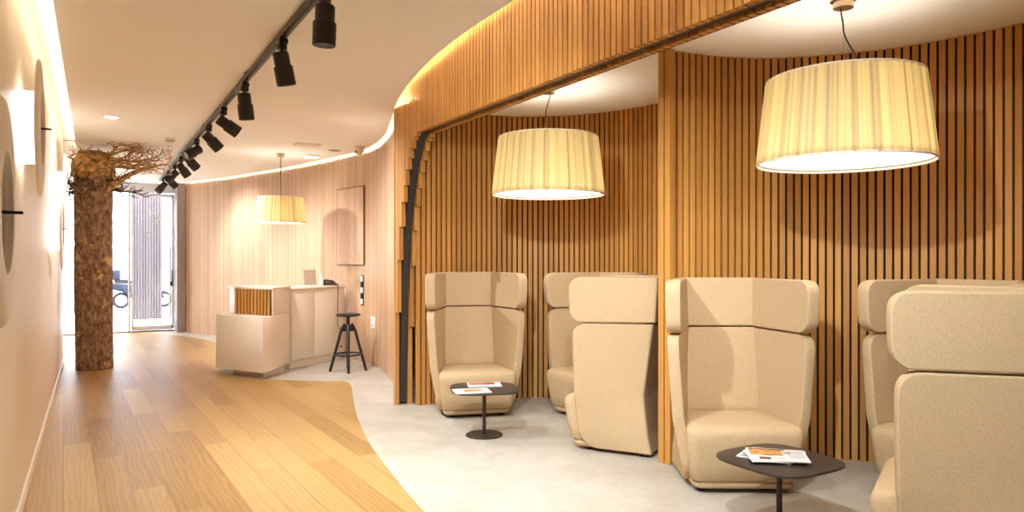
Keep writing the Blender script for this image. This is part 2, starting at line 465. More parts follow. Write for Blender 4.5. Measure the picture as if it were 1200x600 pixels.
def rounded_poly(corners, r, seg=8):
    out = []; n = len(corners)
    rs = r if isinstance(r, (list, tuple)) else [r] * n
    for i in range(n):
        p = Vector(corners[i]); a = Vector(corners[i - 1]); b = Vector(corners[(i + 1) % n])
        d1 = (a - p).normalized(); d2 = (b - p).normalized()
        if rs[i] <= 0: out.append((p.x, p.y)); continue
        ang = d1.angle(d2)
        cut = min(rs[i] / math.tan(ang / 2), 0.49 * min((a - p).length, (b - p).length))
        rr = cut * math.tan(ang / 2)
        c = p + (d1 + d2).normalized() * (rr / math.sin(ang / 2))
        s, e = p + d1 * cut - c, p + d2 * cut - c
        a0, a1 = math.atan2(s.y, s.x), math.atan2(e.y, e.x)
        da = (a1 - a0 + PI) % (2 * PI) - PI
        for k in range(seg + 1):
            t = a0 + da * k / seg
            out.append((c.x + rr * math.cos(t), c.y + rr * math.sin(t)))
    return out

# ------------------------------------------------------------------ plan of the place (metres; the corridor runs along +Y)
CEIL = 3.03
EYE = 1.5
# free edge of the corridor ceiling
E_PTS = [(2.15, -3.0), (2.15, 0.0), (2.15, 2.5), (2.15, 3.65), (2.18, 4.5), (2.26, 5.2), (2.42, 6.05), (2.60, 6.75), (2.86, 7.6), (3.12, 8.5), (3.25, 9.3), (3.25, 9.95), (3.06, 11.05), (2.75, 12.4), (2.2, 14.2), (1.62, 15.6), (1.46, 16.1)]
E = catmull(E_PTS, 10)
# curved slatted wall behind the reception
W_PTS = [(2.66, 6.96), (2.84, 7.4), (3.09, 8.1), (3.30, 9.0), (3.40, 9.8), (3.20, 11.1), (2.89, 12.45), (2.33, 14.3), (1.74, 15.72), (1.62, 15.95)]
W = catmull(W_PTS, 12)
# back walls of the two seating bays
B1_PTS = [(2.86, 6.80), (3.2, 6.78), (3.55, 6.74), (3.95, 6.62), (4.32, 6.36), (4.62, 5.95), (4.80, 5.4), (4.80, 4.9), (4.62, 4.52), (4.25, 4.26), (3.85, 4.085), (3.72, 4.03)]
B1 = catmull(B1_PTS, 10)
B2_PTS = [(3.69, 3.965), (3.83, 3.94), (4.15, 3.87), (4.52, 3.68), (4.88, 3.30), (5.08, 2.93), (5.20, 2.40), (5.20, 1.8), (5.05, 1.2), (4.6, 0.75), (3.9, 0.5), (2.9, 0.42)]
B2 = catmull(B2_PTS, 10)

# ---- floors
mb = MB(); mb.prism([(-1.7, -3.0), (5.7, -3.0), (5.7, 16.5), (-1.7, 16.5)], -0.06, 0.0)
struct(mb.build('floor', M['stone']))
wood_edge = catmull([(1.78, -3.0), (1.75, 0), (1.66, 2.0), (1.64, 3.2), (1.69, 3.95), (1.80, 4.8), (1.93, 5.6), (2.13, 6.5), (2.37, 7.4), (2.58, 8.1), (2.66, 8.45)], 8)
wood_back = catmull([(2.62, 8.60), (2.2, 8.88), (1.82, 9.28), (1.52, 9.8), (1.50, 10.6), (1.72, 11.9), (1.86, 13.0), (1.84, 13.9), (1.62, 14.75), (1.25, 15.6), (0.9, 16.4)], 8)
poly = [(-0.372, -3.0)] + [(p.x, p.y) for p in wood_edge] + [(p.x, p.y) for p in wood_back] + [(-1.6, 16.4), (-1.6, 12.0), (-0.372, 11.9)]
mb = MB(); mb.prism(poly, 0.0, 0.004)
struct(mb.build('floor_planks', M['planks']))
mb = MB(); mb.box((0, 16.47, 0.012), (3.3, 0.14, 0.024))
struct(mb.build('trim_threshold', M['threshold'], bevel=0.004))

# ---- left wall with a shadow-gap baseboard and vertical panel joints
mb = MB(); mb.box((-0.475, 4.45, 1.62), (0.20, 14.9, 3.24))
struct(mb.build('wall_left', M['wall_paint'], bevel=0.01))
mb = MB(); mb.box((-0.368, 4.45, 0.05), (0.014, 14.9, 0.09))
struct(mb.build('baseboard_left', M['wall_paint'], bevel=0.003))
mb = MB(); mb.box((-1.65, 14.2, 1.62), (0.1, 4.7, 3.24)); mb.box((-1.13, 11.85, 1.62), (1.11, 0.1, 3.24))
struct(mb.build('wall_entrance', M['plaster']))
mb = MB(); mb.box((2.0, -3.05, 1.8), (7.5, 0.1, 3.6))
struct(mb.build('wall_behind', M['plaster']))
# outer shell that closes the building on the right
mb = MB(); mb.box((5.75, 6.7, 1.8), (0.1, 19.6, 3.6)); mb.box((3.7, 16.55, 1.8), (4.1, 0.1, 3.6))
struct(mb.build('wall_right', M['plaster']))

# ---- ceilings
mb = MB()
poly = [(-0.21, -3.0)] + [(p.x, p.y) for p in E] + [(1.40, 16.4), (-1.6, 16.4), (-1.6, 12.25), (-0.21, 12.25)]
mb.prism(poly, CEIL, CEIL + 0.014)
# upstand lips on both free edges
NEAR = [p for p in E if p.y < 6.6]; FAR = [p for p in E if p.y >= 6.3]
ribbon(mb, NEAR, -0.012, 0.0, CEIL + 0.014, CEIL + 0.085)
mb.box((-0.205, 4.62, CEIL + 0.045), (0.012, 15.24, 0.05))
mb.box((-0.9, 12.245, CEIL + 0.09), (1.4, 0.012, 0.18))
struct(mb.build('ceiling', M['plaster']))
mb = MB()
mb.box((-0.22, 4.65, 3.235), (0.34, 15.2, 0.03))
struct(mb.build('ceiling_cove_left', M['lip']))
mb = MB()
mb.prism([(1.2, -3.0), (5.8, -3.0), (5.8, 16.5), (1.2, 16.5)], 3.56, 3.62)
mb.prism([(-1.7, -3.05), (1.2, -3.05), (1.2, 16.55), (-1.7, 16.55)], 3.26, 3.30)
mb.box((1.2, 6.7, 3.42), (0.03, 19.5, 0.33))
struct(mb.build('ceiling_plenum', M['plenum']))
mb = MB()
B1c = [(p.x, p.y) for p in B1]; B2c = [(p.x, p.y) for p in B2]
mb.prism([(2.75, 0.3), (5.7, 0.3), (5.7, 7.1), (2.75, 7.1)], CEIL, CEIL + 0.03)
struct(mb.build('ceiling_alcove', M['plaster']))

# ---- LED strips on top of the ceiling edges
led = thing('led_strip', 'warm light strip running in the slot along the curved ceiling edge', 'light strip', (2.2, 4.5, 3.06))
O_ = Vector((2.2, 4.5, 0))
mb = MB(); ribbon(mb, [p - O_ for p in NEAR[10:]], -0.136, -0.116, -0.010, 0.002)
ribbon(mb, [p - O_ for p in FAR], -0.040, -0.034, -0.014, -0.008)
mb.build('strip', M['led'], led)
led2 = thing('led_strip', 'warm light strip in the slot above the cream left wall', 'light strip', (-0.19, 4.6, 3.06))
mb = MB(); mb.box((0.035, 0, 0.008), (0.02, 15.0, 0.01)); mb.build('strip', M['led_soft'], led2)

# ---- slatted walls
mb = MB()
slat_wall(mb, W, 0.0, 3.54, +1, 0.056, 0.046, 0.022, smats=0, bmat=1)
struct(mb.build('wall_reception', [M['oak_pale'], M['backing_oak']], bevel=0.0))
mb = MB()
slat_wall(mb, B1, 0.0, CEIL, -1, smats=0, bmat=1)
struct(mb.build('wall_alcove_far', [M['oak'], M['backing']]))
mb = MB()
slat_wall(mb, B2, 0.0, CEIL, -1, smats=0, bmat=1)
struct(mb.build('wall_alcove_near', [M['oak'], M['backing']]))
# end post of the partition between the bays
mb = MB()
for k, (x, y) in enumerate([(3.634, 3.945), (3.624, 4.003)]):
    mb.box((x, y, CEIL / 2), (0.05, 0.048, CEIL), 0.15, 0)
mb.box((3.672, 3.985, CEIL / 2), (0.05, 0.05, CEIL), 0.15, 1)
struct(mb.build('wall_partition_end', [M['oak'], M['backing']], bevel=0.0))

# ---- fascia with the arched opening: outer skin, dark channel, inner skin
FX = 2.66
def arch(y, d=0.0):
    pts = [(6.34 + d, 2.705), (6.46 + d, 2.64), (6.60 + d, 2.42), (6.72 + d, 2.10), (6.80 + d, 1.75), (6.88 + d, 1.22), (6.92 + d, 0.55), (6.94 + d, 0.0)]
    if y <= pts[0][0]: return 2.705
    for (a, za), (b, zb) in zip(pts, pts[1:]):
        if y <= b: return za + (zb - za) * (y - a) / (b - a)
    return 0.0
def zf(p): return max(0.0, arch(p.y))
def zf2(p): return max(0.0, arch(p.y + 0.015))
line = [Vector((FX, 0.40, 0)), Vector((FX, 6.98, 0))]
mb = MB()
slat_wall(mb, line, 0, 3.56, +1, 0.056, 0.044, 0.045, 0.012, 0, 1, z0fun=zf)
struct(mb.build('wall_fascia', [M['oak'], M['backing_oak']]))
mb = MB()
ys = [0.40, 3.0, 5.0, 6.30] + [6.32 + 0.01 * k for k in range(69)]
prev = None
for ya, yb in zip(ys, ys[1:]):
    za = min(arch(ya - 0.01) + 0.02, CEIL - 0.01); zb_ = min(arch(yb - 0.01) + 0.02, CEIL - 0.01)
    vs = [(x, y, z) for x in (2.718, 2.792) for (y, z) in ((ya, za), (yb, zb_), (yb, CEIL), (ya, CEIL))]
    mb.add(vs, [(0, 1, 2, 3), (7, 6, 5, 4), (0, 4, 5, 1), (1, 5, 6, 2), (2, 6, 7, 3), (3, 7, 4, 0)])
struct(mb.build('trim_channel', M['channel']))
mb = MB()
line2 = [Vector((2.80, 0.45, 0)), Vector((2.80, 6.95, 0))]
slat_wall(mb, line2, 0, CEIL, +1, 0.056, 0.044, 0.045, 0.008, 0, 1, z0fun=zf2)
struct(mb.build('wall_fascia_inner', [M['oak'], M['backing']]))

# ---- flush door in the reception wall
d0 = Vector((3.377, 10.02, 0)); d1 = Vector((3.224, 10.86, 0))
dm = (d0 + d1) / 2; dv = (d1 - d0); dang = math.atan2(dv.y, dv.x)
d0 = d0 + Vector((-.005, 0, 0)); d1 = d1 + Vector((.012, .0, 0)); dm = (d0 + d1) / 2; dv = d1 - d0; dang = math.atan2(dv.y, dv.x)
door = bpy.data.objects.new('door_1', None); COL.objects.link(door); struct(door)
door.location = (dm.x, dm.y, 0); door.rotation_euler = (0, 0, dang)
mb = MB()
L = dv.length
k = -L / 2 + 0.03
while k < L / 2 - 0.02:
    mb.box((k, 0.006, 1.98), (0.050, 0.02, 1.13), 0, 0); k += 0.056
mb.box((0, -0.010, 1.98), (L, 0.012, 1.14), 0, 1)
mb.build('door_leaf', [M['oak_pale'], M['door_backing']], door)
mb = MB()
mb.box((0, 0.004, 2.553), (L + 0.014, 0.02, 0.012)); mb.box((-L / 2 - 0.004, 0.004, 1.98), (0.008, 0.02, 1.15)); mb.box((L / 2 + 0.004, 0.004, 1.98), (0.008, 0.02, 1.15)); mb.box((0, 0.004, 1.409), (L + 0.014, 0.02, 0.010))
mb.build('door_frame', M['backing_oak'], door)

# ------------------------------------------------------------------ glazed entrance
win = bpy.data.objects.new('window_1', None); COL.objects.link(win); struct(win); win.location = (0, 16.45, 0)
def part(name, mb, mat, parent, **k): return mb.build(name, mat, parent, **k)
mb = MB(); mb.box((-0.1, 0, 2.94), (3.1, 0.12, 0.18)); mb.build('lintel', M['white_frame'], win, bevel=0.004)
for x in (-1.58, -0.55, 0.62):
    mb = MB(); mb.box((x, 0, 1.44), (0.04, 0.07, 2.83)); mb.build('mullion', M['white_frame'], win, bevel=0.004)
for x0, x1 in ((-1.55, -0.58), (-0.52, 0.59)):
    mb = MB(); mb.box(((x0 + x1) / 2, 0, 1.44), (x1 - x0, 0.012, 2.83)); mb.build('pane', M['glass'], win)
dr = bpy.data.objects.new('door_2', None); COL.objects.link(dr); struct(dr); dr.location = (1.05, 16.45, 0)
mb = MB()
mb.box((-0.37, 0, 1.44), (0.03, 0.05, 2.78)); mb.box((0.37, 0, 1.44), (0.05, 0.05, 2.78)); mb.box((0, 0, 2.80), (0.74, 0.05, 0.06)); mb.box((0, 0, 0.08), (0.74, 0.05, 0.09))
mb.build('door_frame', M['white_frame'], dr, bevel=0.004)
mb = MB(); mb.box((0, 0, 1.45), (0.72, 0.012, 2.66)); mb.build('pane', M['glass'], dr)
mb = MB(); mb.tube([(0.31, -0.06, 0.25), (0.31, -0.06, 1.75)], 0.016, 12); mb.tube([(0.31, -0.06, 0.4), (0.31, 0, 0.4)], 0.008); mb.tube([(0.31, -0.06, 1.6), (0.31, 0, 1.6)], 0.008)
mb.build('pull_handle', M['steel'], dr, smooth=True)
mb = MB(); mb.box((0.345, -0.04, 0.98), (0.035, 0.03, 0.10)); mb.box((0.345, -0.045, 1.12), (0.018, 0.03, 0.28)); mb.build('lock', M['black_metal'], dr, bevel=0.004)
# lamp reflections in the glass, painted as small white leaf shapes
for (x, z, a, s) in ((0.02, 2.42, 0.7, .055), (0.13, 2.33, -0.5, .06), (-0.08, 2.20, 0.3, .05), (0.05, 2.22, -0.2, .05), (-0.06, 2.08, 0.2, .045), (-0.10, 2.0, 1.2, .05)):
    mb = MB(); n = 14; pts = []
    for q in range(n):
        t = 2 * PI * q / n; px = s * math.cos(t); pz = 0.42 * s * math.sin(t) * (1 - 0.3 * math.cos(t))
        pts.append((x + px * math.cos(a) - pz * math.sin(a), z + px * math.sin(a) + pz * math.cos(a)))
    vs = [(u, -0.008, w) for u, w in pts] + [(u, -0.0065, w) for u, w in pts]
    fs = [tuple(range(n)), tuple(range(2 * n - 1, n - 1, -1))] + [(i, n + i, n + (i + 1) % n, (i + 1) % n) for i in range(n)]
    mb.add(vs, fs); mb.build('painted_reflection', M['white_plastic'], dr)
mb = MB(); mb.box((1.53, 16.2, CEIL / 2), (0.16, 0.55, CEIL)); struct(mb.build('pillar', M['mauve'], bevel=0.006))

# ------------------------------------------------------------------ street outside
mb = MB(); mb.box((0, 19.4, -0.03), (16, 5.9, 0.06)); struct(mb.build('ground_pavement', M['pavement']))
mb = MB(); mb.box((0, 27.0, -0.10), (30, 9.4, 0.06)); struct(mb.build('ground_road', M['road']))
mb = MB(); mb.box((0, 22.32, -0.03), (30, 0.16, 0.10)); struct(mb.build('trim_kerb', M['white_frame'], bevel=0.01))
mb = MB()
for k in range(11):
    mb.box((0.765 + k * 0.056, 18.3, 1.62), (0.046, 0.03, 3.0), 0, 0)
mb.box((1.045, 18.34, 1.62), (0.62, 0.03, 3.0), 0, 1)
sc_ = thing('slatted_screen', 'weathered grey slatted screen standing outside behind the glass door', 'screen', (0, 0, 0))
mb.build('slat_panel', [M['out_slat'], M['backing_oak']], sc_)
mb = MB(); mb.box((1.045, 18.33, 0.06), (0.62, 0.10, 0.12)); mb.build('foot_rail', M['white_frame'], sc_, bevel=0.004)
bl = thing('street_house', 'white rendered building with blue windows across the street', 'building', (-3, 33, 0))
mb = MB(); mb.box((0, 1.5, 4.0), (26, 3.0, 8.4)); mb.build('wall', M['facade'], bl)
for x in (-6.3, -3.9, -1.5, 0.9, 3.3, 5.7):
    for z in (1.7, 4.7):
        f = MB(); f.box((x, -0.03, z), (1.3, 0.10, 2.2)); fo = f.build('window', M['white_frame'], bl, bevel=0.01)
        g = MB(); g.box((x, -0.085, z), (1.08, 0.02, 1.98)); g.build('pane', M['facade_glass'], fo)

# parked scooter
sx = thing('motor_scooter', 'slate blue motor scooter parked on the street beyond the entrance glass', 'scooter', (1.36, 25.8, -0.07), math.radians(6))
def wheel(x):
    mb = MB()
    mb.tube([(x + 0.21 * math.cos(t * 2 * PI / 28), 0, 0.25 + 0.21 * math.sin(t * 2 * PI / 28)) for t in range(28)], 0.045, 10, closed=True)
    w = mb.build('wheel', M['rubber'], sx, smooth=True)
    mb = MB(); R = Matrix.Translation((x, 0, 0.25)) @ Matrix.Rotation(PI / 2, 4, 'X')
    mb.lathe([(0.05, -0.05), (0.05, 0.05)], 16, R)
    for q in range(5):
        a = q * 2 * PI / 5
        mb.tube([(x, 0, 0.25), (x + 0.18 * math.cos(a), 0, 0.25 + 0.18 * math.sin(a))], 0.014, 6)
    mb.build('hub', M['chrome'], w, smooth=True)
wheel(-0.62); wheel(0.62)
def sideprism(pts, w, name, mat, bev=0.03):
    mb = MB(); n = len(pts)
    vs = [(x, -w / 2, z) for x, z in pts] + [(x, w / 2, z) for x, z in pts]
    fs = [tuple(range(n)), tuple(range(2 * n - 1, n - 1, -1))] + [(i, n + i, n + (i + 1) % n, (i + 1) % n) for i in range(n)]
    mb.add(vs, fs); return mb.build(name, mat, sx, bevel=bev, bseg=3)
sideprism([(-0.95, 0.62), (-0.55, 0.50), (-0.30, 0.28), (0.15, 0.28), (0.15, 0.36), (-0.10, 0.44), (-0.12, 0.72), (-0.85, 0.80)], 0.34, 'body', M['scooter_blue'])
sideprism([(0.15, 0.28), (0.30, 0.30), (0.46, 0.95), (0.36, 0.99), (0.20, 0.45)], 0.36, 'leg_shield', M['scooter_blue'])
sideprism([(-0.80, 0.80), (-0.12, 0.74), (-0.10, 0.80), (-0.40, 0.90), (-0.80, 0.92)], 0.30, 'seat', M['rubber'])
sideprism([(-0.98, 0.90), (-0.66, 0.90), (-0.66, 1.22), (-0.98, 1.20)], 0.40, 'top_box', M['scooter_blue'], 0.05)
sideprism([(0.38, 0.46), (0.62, 0.54), (0.86, 0.42), (0.80, 0.40), (0.62, 0.48), (0.45, 0.40)], 0.14, 'fender', M['scooter_blue'], 0.01)
mb = MB(); mb.tube([(0.60, 0, 0.28), (0.50, 0, 0.62), (0.40, 0, 1.04)], 0.03, 10); mb.tube([(0.34, -0.34, 1.10), (0.40, -0.1, 1.04), (0.40, 0.1, 1.04), (0.34, 0.34, 1.10)], 0.018, 10); mb.build('handlebar', M['black_metal'], sx, smooth=True)
mb = MB(); mb.lathe([(0.02, -0.03), (0.08, 0.0), (0.075, 0.04)], 20, Matrix.Translation((0.47, 0, 0.98)) @ Matrix.Rotation(PI / 2, 4, 'Y')); mb.build('headlight', M['chrome'], sx, smooth=True)
for s in (-1, 1):
    mb = MB(); mb.tube([(0.38, s * 0.26, 1.08), (0.36, s * 0.36, 1.26)], 0.008, 6); mb.lathe([(0.05, -0.01), (0.055, 0.01)], 16, Matrix.Translation((0.36, s * 0.38, 1.30)) @ Matrix.Rotation(PI / 2, 4, 'Y')); mb.build('mirror', M['black_metal'], sx, smooth=True)

# ------------------------------------------------------------------ upturned tree
def make_tree():
    t = thing('tree_trunk', 'bark covered tree trunk column with bare roots spreading under the ceiling', 'tree', (0.0, 11.3, 0.004))
    R0 = 0.222
    ph = [rnd.random() * 6 for _ in range(8)]
    mb = MB(); seg = 96; rows = 130
    vs = []; fs = []
    r2 = random.Random(3)
    jit = [[r2.uniform(-1, 1) for _ in range(seg)] for _ in range(rows + 1)]
    for i in range(rows + 1):
        z = 2.76 * i / rows
        for k in range(seg):
            a = 2 * PI * k / seg
            r = R0 * (1 + 0.03 * math.sin(3 * a + ph[0] + z) + 0.02 * math.sin(5 * a + ph[1] - 2 * z) + 0.015 * math.sin(z * 4 + ph[2]))
            r += 0.006 * math.sin(17 * a + 3 * math.sin(z * 9 + ph[3])) + 0.0035 * jit[i][k]
            vs.append((r * math.cos(a), r * math.sin(a), z))
    for i in range(rows):
        for k in range(seg):
            k2 = (k + 1) % seg
            fs.append((i * seg + k, i * seg + k2, (i + 1) * seg + k2, (i + 1) * seg + k))
    fs.append(tuple(range(seg - 1, -1, -1))); fs.append(tuple(rows * seg + k for k in range(seg)))
    mb.add(vs, fs); mb.build('trunk', M['bark'], t, smooth=True, sharp=180)
    # flared root collar
    mb = MB()
    mb.lathe([(0.222, 2.56), (0.256, 2.64), (0.262, 2.74), (0.250, 2.82), (0.215, 2.88), (0.17, 2.93), (0.10, 2.96)], 48,
             rfun=lambda a, z: 1 + 0.05 * math.sin(5 * a + z * 9) + 0.03 * math.sin(11 * a + 2) + 0.02 * math.sin(23 * a - z * 30))
    mb.build('root_collar', M['root'], t, smooth=True, sharp=180)
    rr = random.Random(21)
    def grow(mb, p, d, length, r, depth, zlo, zhi):
        n = 5; pts = [p.copy()]; rad = [r]
        dd = d.copy()
        for i in range(n):
            dd = (dd + Vector((rr.uniform(-.25, .25), rr.uniform(-.25, .25), rr.uniform(-.2, .2)))).normalized()
            q = pts[-1] + dd * (length / n)
            if q.z > zhi: q.z = zhi - rr.uniform(0, 0.01); dd.z = -abs(dd.z) * 0.3
            lim = -0.30 if q.y < 0.75 else -1.2
            if q.x < lim: q.x = lim + rr.uniform(0, .02); dd.x = abs(dd.x)
            if q.x > 0.93: q.x = 0.93 - rr.uniform(0, .04); dd.x = -abs(dd.x) * .3
            if q.y < -0.95: q.y = -0.95; dd.y = abs(dd.y)
            if q.z < zlo: q.z = zlo; dd.z = abs(dd.z) * 0.5
            pts.append(q); rad.append(max(0.0042, r * (1 - 0.72 * (i + 1) / n)))
        mb.tube(pts, rad, 6 if r > 0.008 else 4)
        if depth > 0:
            for i in range(1, n + 1):
                for s in range(2 if (rr.random() < 0.3 and depth > 1) else 1):
                    side = Vector((rr.uniform(-1, 1), rr.uniform(-1, 1), rr.uniform(-.35, .9)))
                    nd = (pts[i] - pts[i - 1]).normalized() * 0.75 + side * 0.75
                    if i == 1 or (depth == 1 and rr.random() < 0.3): continue
                    grow(mb, pts[i], nd.normalized(), length * rr.uniform(0.38, 0.62), rad[i] * 0.62, depth - 1, zlo, zhi)
    R = Vector((0.864, -0.504, 0)); F = Vector((0.504, 0.864, 0))
    # long spray reaching over the corridor, the other roots wrapped round the collar
    specs = []
    for k in range(9):
        d = R * 1.0 + F * rr.uniform(-0.5, 0.7) + Vector((0, 0, rr.uniform(0.0, 0.22)))
        specs.append((d.normalized(), rr.uniform(0.38, 0.72), rr.uniform(0.014, 0.024), 2, 2.70 + 0.025 * k, 2.64))
    for k in range(7):
        a = rr.uniform(0, 2 * PI)
        d = Vector((math.cos(a), math.sin(a), 0.25))
        specs.append((d.normalized(), rr.uniform(0.15, 0.35), 0.018, 2, 2.80, 2.62))
    for d, ln, r, dep, z, zlo in specs:
        mb = MB(); p = Vector((d.x * 0.19, d.y * 0.19, z))
        grow(mb, p, d, ln, r, dep, zlo, 3.015)
        mb.build('root', M['root'], t, smooth=True, sharp=180)
    for k in range(12):
        a = 2 * PI * k / 12 + rr.uniform(-.2, .2)
        d = Vector((math.cos(a), math.sin(a), rr.uniform(-0.25, 0.1)))
        mb = MB(); p = Vector((d.x * 0.2, d.y * 0.2, 2.50 + rr.uniform(-.08, .10)))
        grow(mb, p, d.normalized(), rr.uniform(0.22, 0.42), 0.016, 2, 2.25, 2.75)
        mb.build('dark_root', M['root_dark'], t, smooth=True, sharp=180)
    # a thick diagonal root on the right
    mb = MB(); p = R * 0.17 + Vector((0, 0, 2.42))
    pts = [p, p + R * 0.16 + Vector((0, 0, .13)), p + R * 0.34 + Vector((0, 0, .23)), p + R * 0.55 + Vector((0, 0, .31)), p + R * 0.78 + F * .1 + Vector((0, 0, .38))]
    mb.tube(pts, [0.055, 0.045, 0.034, 0.022, 0.008], 10); mb.build('root', M['root'], t, smooth=True)
    # twisted roots over the top
    mb = MB()
    for k in range(44):
        a0 = rr.uniform(0, 2 * PI); pts = []
        for i in range(8):
            a = a0 + i * rr.uniform(0.12, 0.3); r = 0.258 - 0.012 * i + rr.uniform(-.012, .014)
            pts.append((r * math.cos(a), r * math.sin(a), 2.62 + 0.045 * i + rr.uniform(-.03, .03)))
        mb.tube(pts, [rr.uniform(0.006, 0.016)] * 8, 6)
    mb.build('root_tangle', M['root'], t, smooth=True, sharp=180)
make_tree()

# ------------------------------------------------------------------ lounge chairs
def shell_grid(rows, r_top, r_bot):
    """rows: [(z, tip x, tip y, corner x, corner y)] -> outer surface of a three-sided wrap, rounded at its four free corners"""
    z0, z1 = rows[0][0], rows[-1][0]
    def at(z):
        for a, b in zip(rows, rows[1:]):
            if z <= b[0] + 1e-9:
                t = (z - a[0]) / (b[0] - a[0]); return [a[i] + (b[i] - a[i]) * t for i in range(5)]
        return list(rows[-1])
    zs = [z0, z0 + 0.012, z0 + 0.035, z0 + r_bot * 0.6, z0 + r_bot]
    inner = [r[0] for r in rows[1:-1]]
    extra = []
    for z in inner: extra += [z - 0.03, z, z + 0.03]
    span0, span1 = z0 + r_bot, z1 - r_top
    nmid = max(1, int((span1 - span0) / 0.14))
    extra += [span0 + (span1 - span0) * k / nmid for k in range(1, nmid)]
    zs += sorted(z for z in extra if span0 + 0.015 < z < span1 - 0.015)
    zs += [z1 - r_top, z1 - r_top * 0.6, z1 - 0.035, z1 - 0.012, z1]
    zs2 = [zs[0]]
    for z in zs[1:]:
        if z - zs2[-1] > 0.008: zs2.append(z)
    grid = []
    for z in zs2:
        _, tx, ty, cx, cy = at(z)
        def rec(e, r): return 0.0 if e >= r else r - math.sqrt(max(0, r * r - (r - e) ** 2))
        cut = rec(z1 - z, r_top) + rec(z - z0, r_bot)
        tip = Vector((-tx, ty)); cor = Vector((-cx, cy)); wd = (cor - tip); Lw = wd.length; wd /= Lw
        tip = tip + wd * cut; Lw -= cut
        left = [tip, tip + wd * 0.012, tip + wd * 0.04, tip + wd * Lw * 0.33, tip + wd * Lw * 0.66, cor - wd * 0.035, cor - wd * 0.010, cor + Vector((0.010, 0)), cor + Vector((0.035, 0))]
        mid = [Vector((-cx * 0.4, cy)), Vector((0, cy)), Vector((cx * 0.4, cy))]
        row = left + mid + [Vector((-p.x, p.y)) for p in reversed(left)]
        grid.append([(p.x, p.y, z) for p in row])
    n = len(grid[0]); mb = MB(); vs = [p for r in grid for p in r]; fs = []
    for i in range(len(grid) - 1):
        for k in range(n - 1):
            fs.append((i * n + k, i * n + k + 1, (i + 1) * n + k + 1, (i + 1) * n + k))
    mb.add(vs, [tuple(reversed(f)) for f in fs])
    return mb

def loft(sections, close_caps=True):
    n = len(sections[0]); mb = MB()
    vs = [p for s in sections for p in s]; fs = []
    for i in range(len(sections) - 1):
        for k in range(n):
            k2 = (k + 1) % n
            fs.append((i * n + k, i * n + k2, (i + 1) * n + k2, (i + 1) * n + k))
    if close_caps:
        fs.append(tuple(range(n - 1, -1, -1))); fs.append(tuple((len(sections) - 1) * n + k for k in range(n)))
    mb.add(vs, fs); return mb

CHAIR_GROUP = 'high backed lounge chairs'
def make_chair(label):
    t = thing('lounge_chair', label, 'chair', group=CHAIR_GROUP)
    shell_grid([(0.028, 0.335, -0.215, 0.335, 0.335), (0.15, 0.380, -0.235, 0.335, 0.305), (0.46, 0.445, -0.245, 0.305, 0.265), (1.005, 0.485, -0.245, 0.290, 0.335)], 0.10, 0.13
               ).build('back_shell', M['fabric'], t, subsurf=2, solid=0.075)
    shell_grid([(1.012, 0.490, -0.265, 0.297, 0.350), (1.36, 0.500, -0.275, 0.305, 0.375)], 0.095, 0.095
               ).build('head_panel', M['fabric'], t, subsurf=2, solid=0.095)
    # seat cushion
    def sec(hwf, hwb, yf, yb, z, r):
        return [(x, y, z) for x, y in rounded_poly([(-hwf, yf), (hwf, yf), (hwb, yb), (-hwb, yb)], [r, r, 0.02, 0.02], 5)]
    S_ = [sec(.325, .26, -.310, .20, .080, .05), sec(.345, .27, -.330, .20, .100, .06), sec(.362, .275, -.350, .20, .20, .06), sec(.378, .272, -.368, .20, .33, .06), sec(.382, .268, -.370, .20, .385, .06),
          sec(.378, .266, -.360, .20, .412, .06), sec(.366, .262, -.340, .198, .428, .055), sec(.33, .25, -.28, .19, .438, .05), sec(.20, .15, -.12, .12, .440, .04)]
    loft(S_).build('seat', M['fabric'], t, smooth=True, sharp=60)
    # upholstered plinth lip
    P_ = [sec(.285, .29, -.265, .31, .025, .06), sec(.315, .30, -.300, .32, .036, .06), sec(.325, .305, -.310, .325, .060, .06), sec(.318, .30, -.303, .32, .076, .06)]
    loft(P_).build('plinth', M['fabric'], t, smooth=True, sharp=60)
    for sx_ in (-1, 1):
        for y in (-0.20, 0.26):
            mb = MB(); mb.lathe([(0.030, 0.0), (0.032, 0.006), (0.028, 0.030)], 16, Matrix.Translation((sx_ * 0.25, y, 0)))
            mb.build('foot', M['black_metal'], t, smooth=True)
    return t

def rot_from_face(fx, fy): return math.atan2(fx, -fy)
chairs = [
    ((3.22, 6.29), (-.31, -.95), 'beige high backed lounge chair facing the table with two magazines laid side by side'),
    ((4.20, 5.55), (-.98, -.17), 'beige high backed chair half hidden behind another chair, deepest in the far bay'),
    ((3.69, 4.56), (-.55, .83), 'beige lounge chair turned away, its side panel next to the partition edge'),
    ((3.73, 3.45), (-.52, -.855), 'beige high backed lounge chair facing the table with the magazine pile'),
    ((4.67, 2.48), (-1.0, -.10), 'beige high backed chair in the near bay, mostly hidden behind the nearest chair'),
    ((3.575, 1.86), (-.45, .89), 'largest and nearest beige chair, seen from behind at the right edge'),
]
first = None
for (x, y), f, lab in chairs:
    if first is None: first = make_chair(lab); c = first
    else: c = copy_tree(first); c['label'] = lab
    c.location = (x, y, 0); c.rotation_euler = (0, 0, rot_from_face(*f))

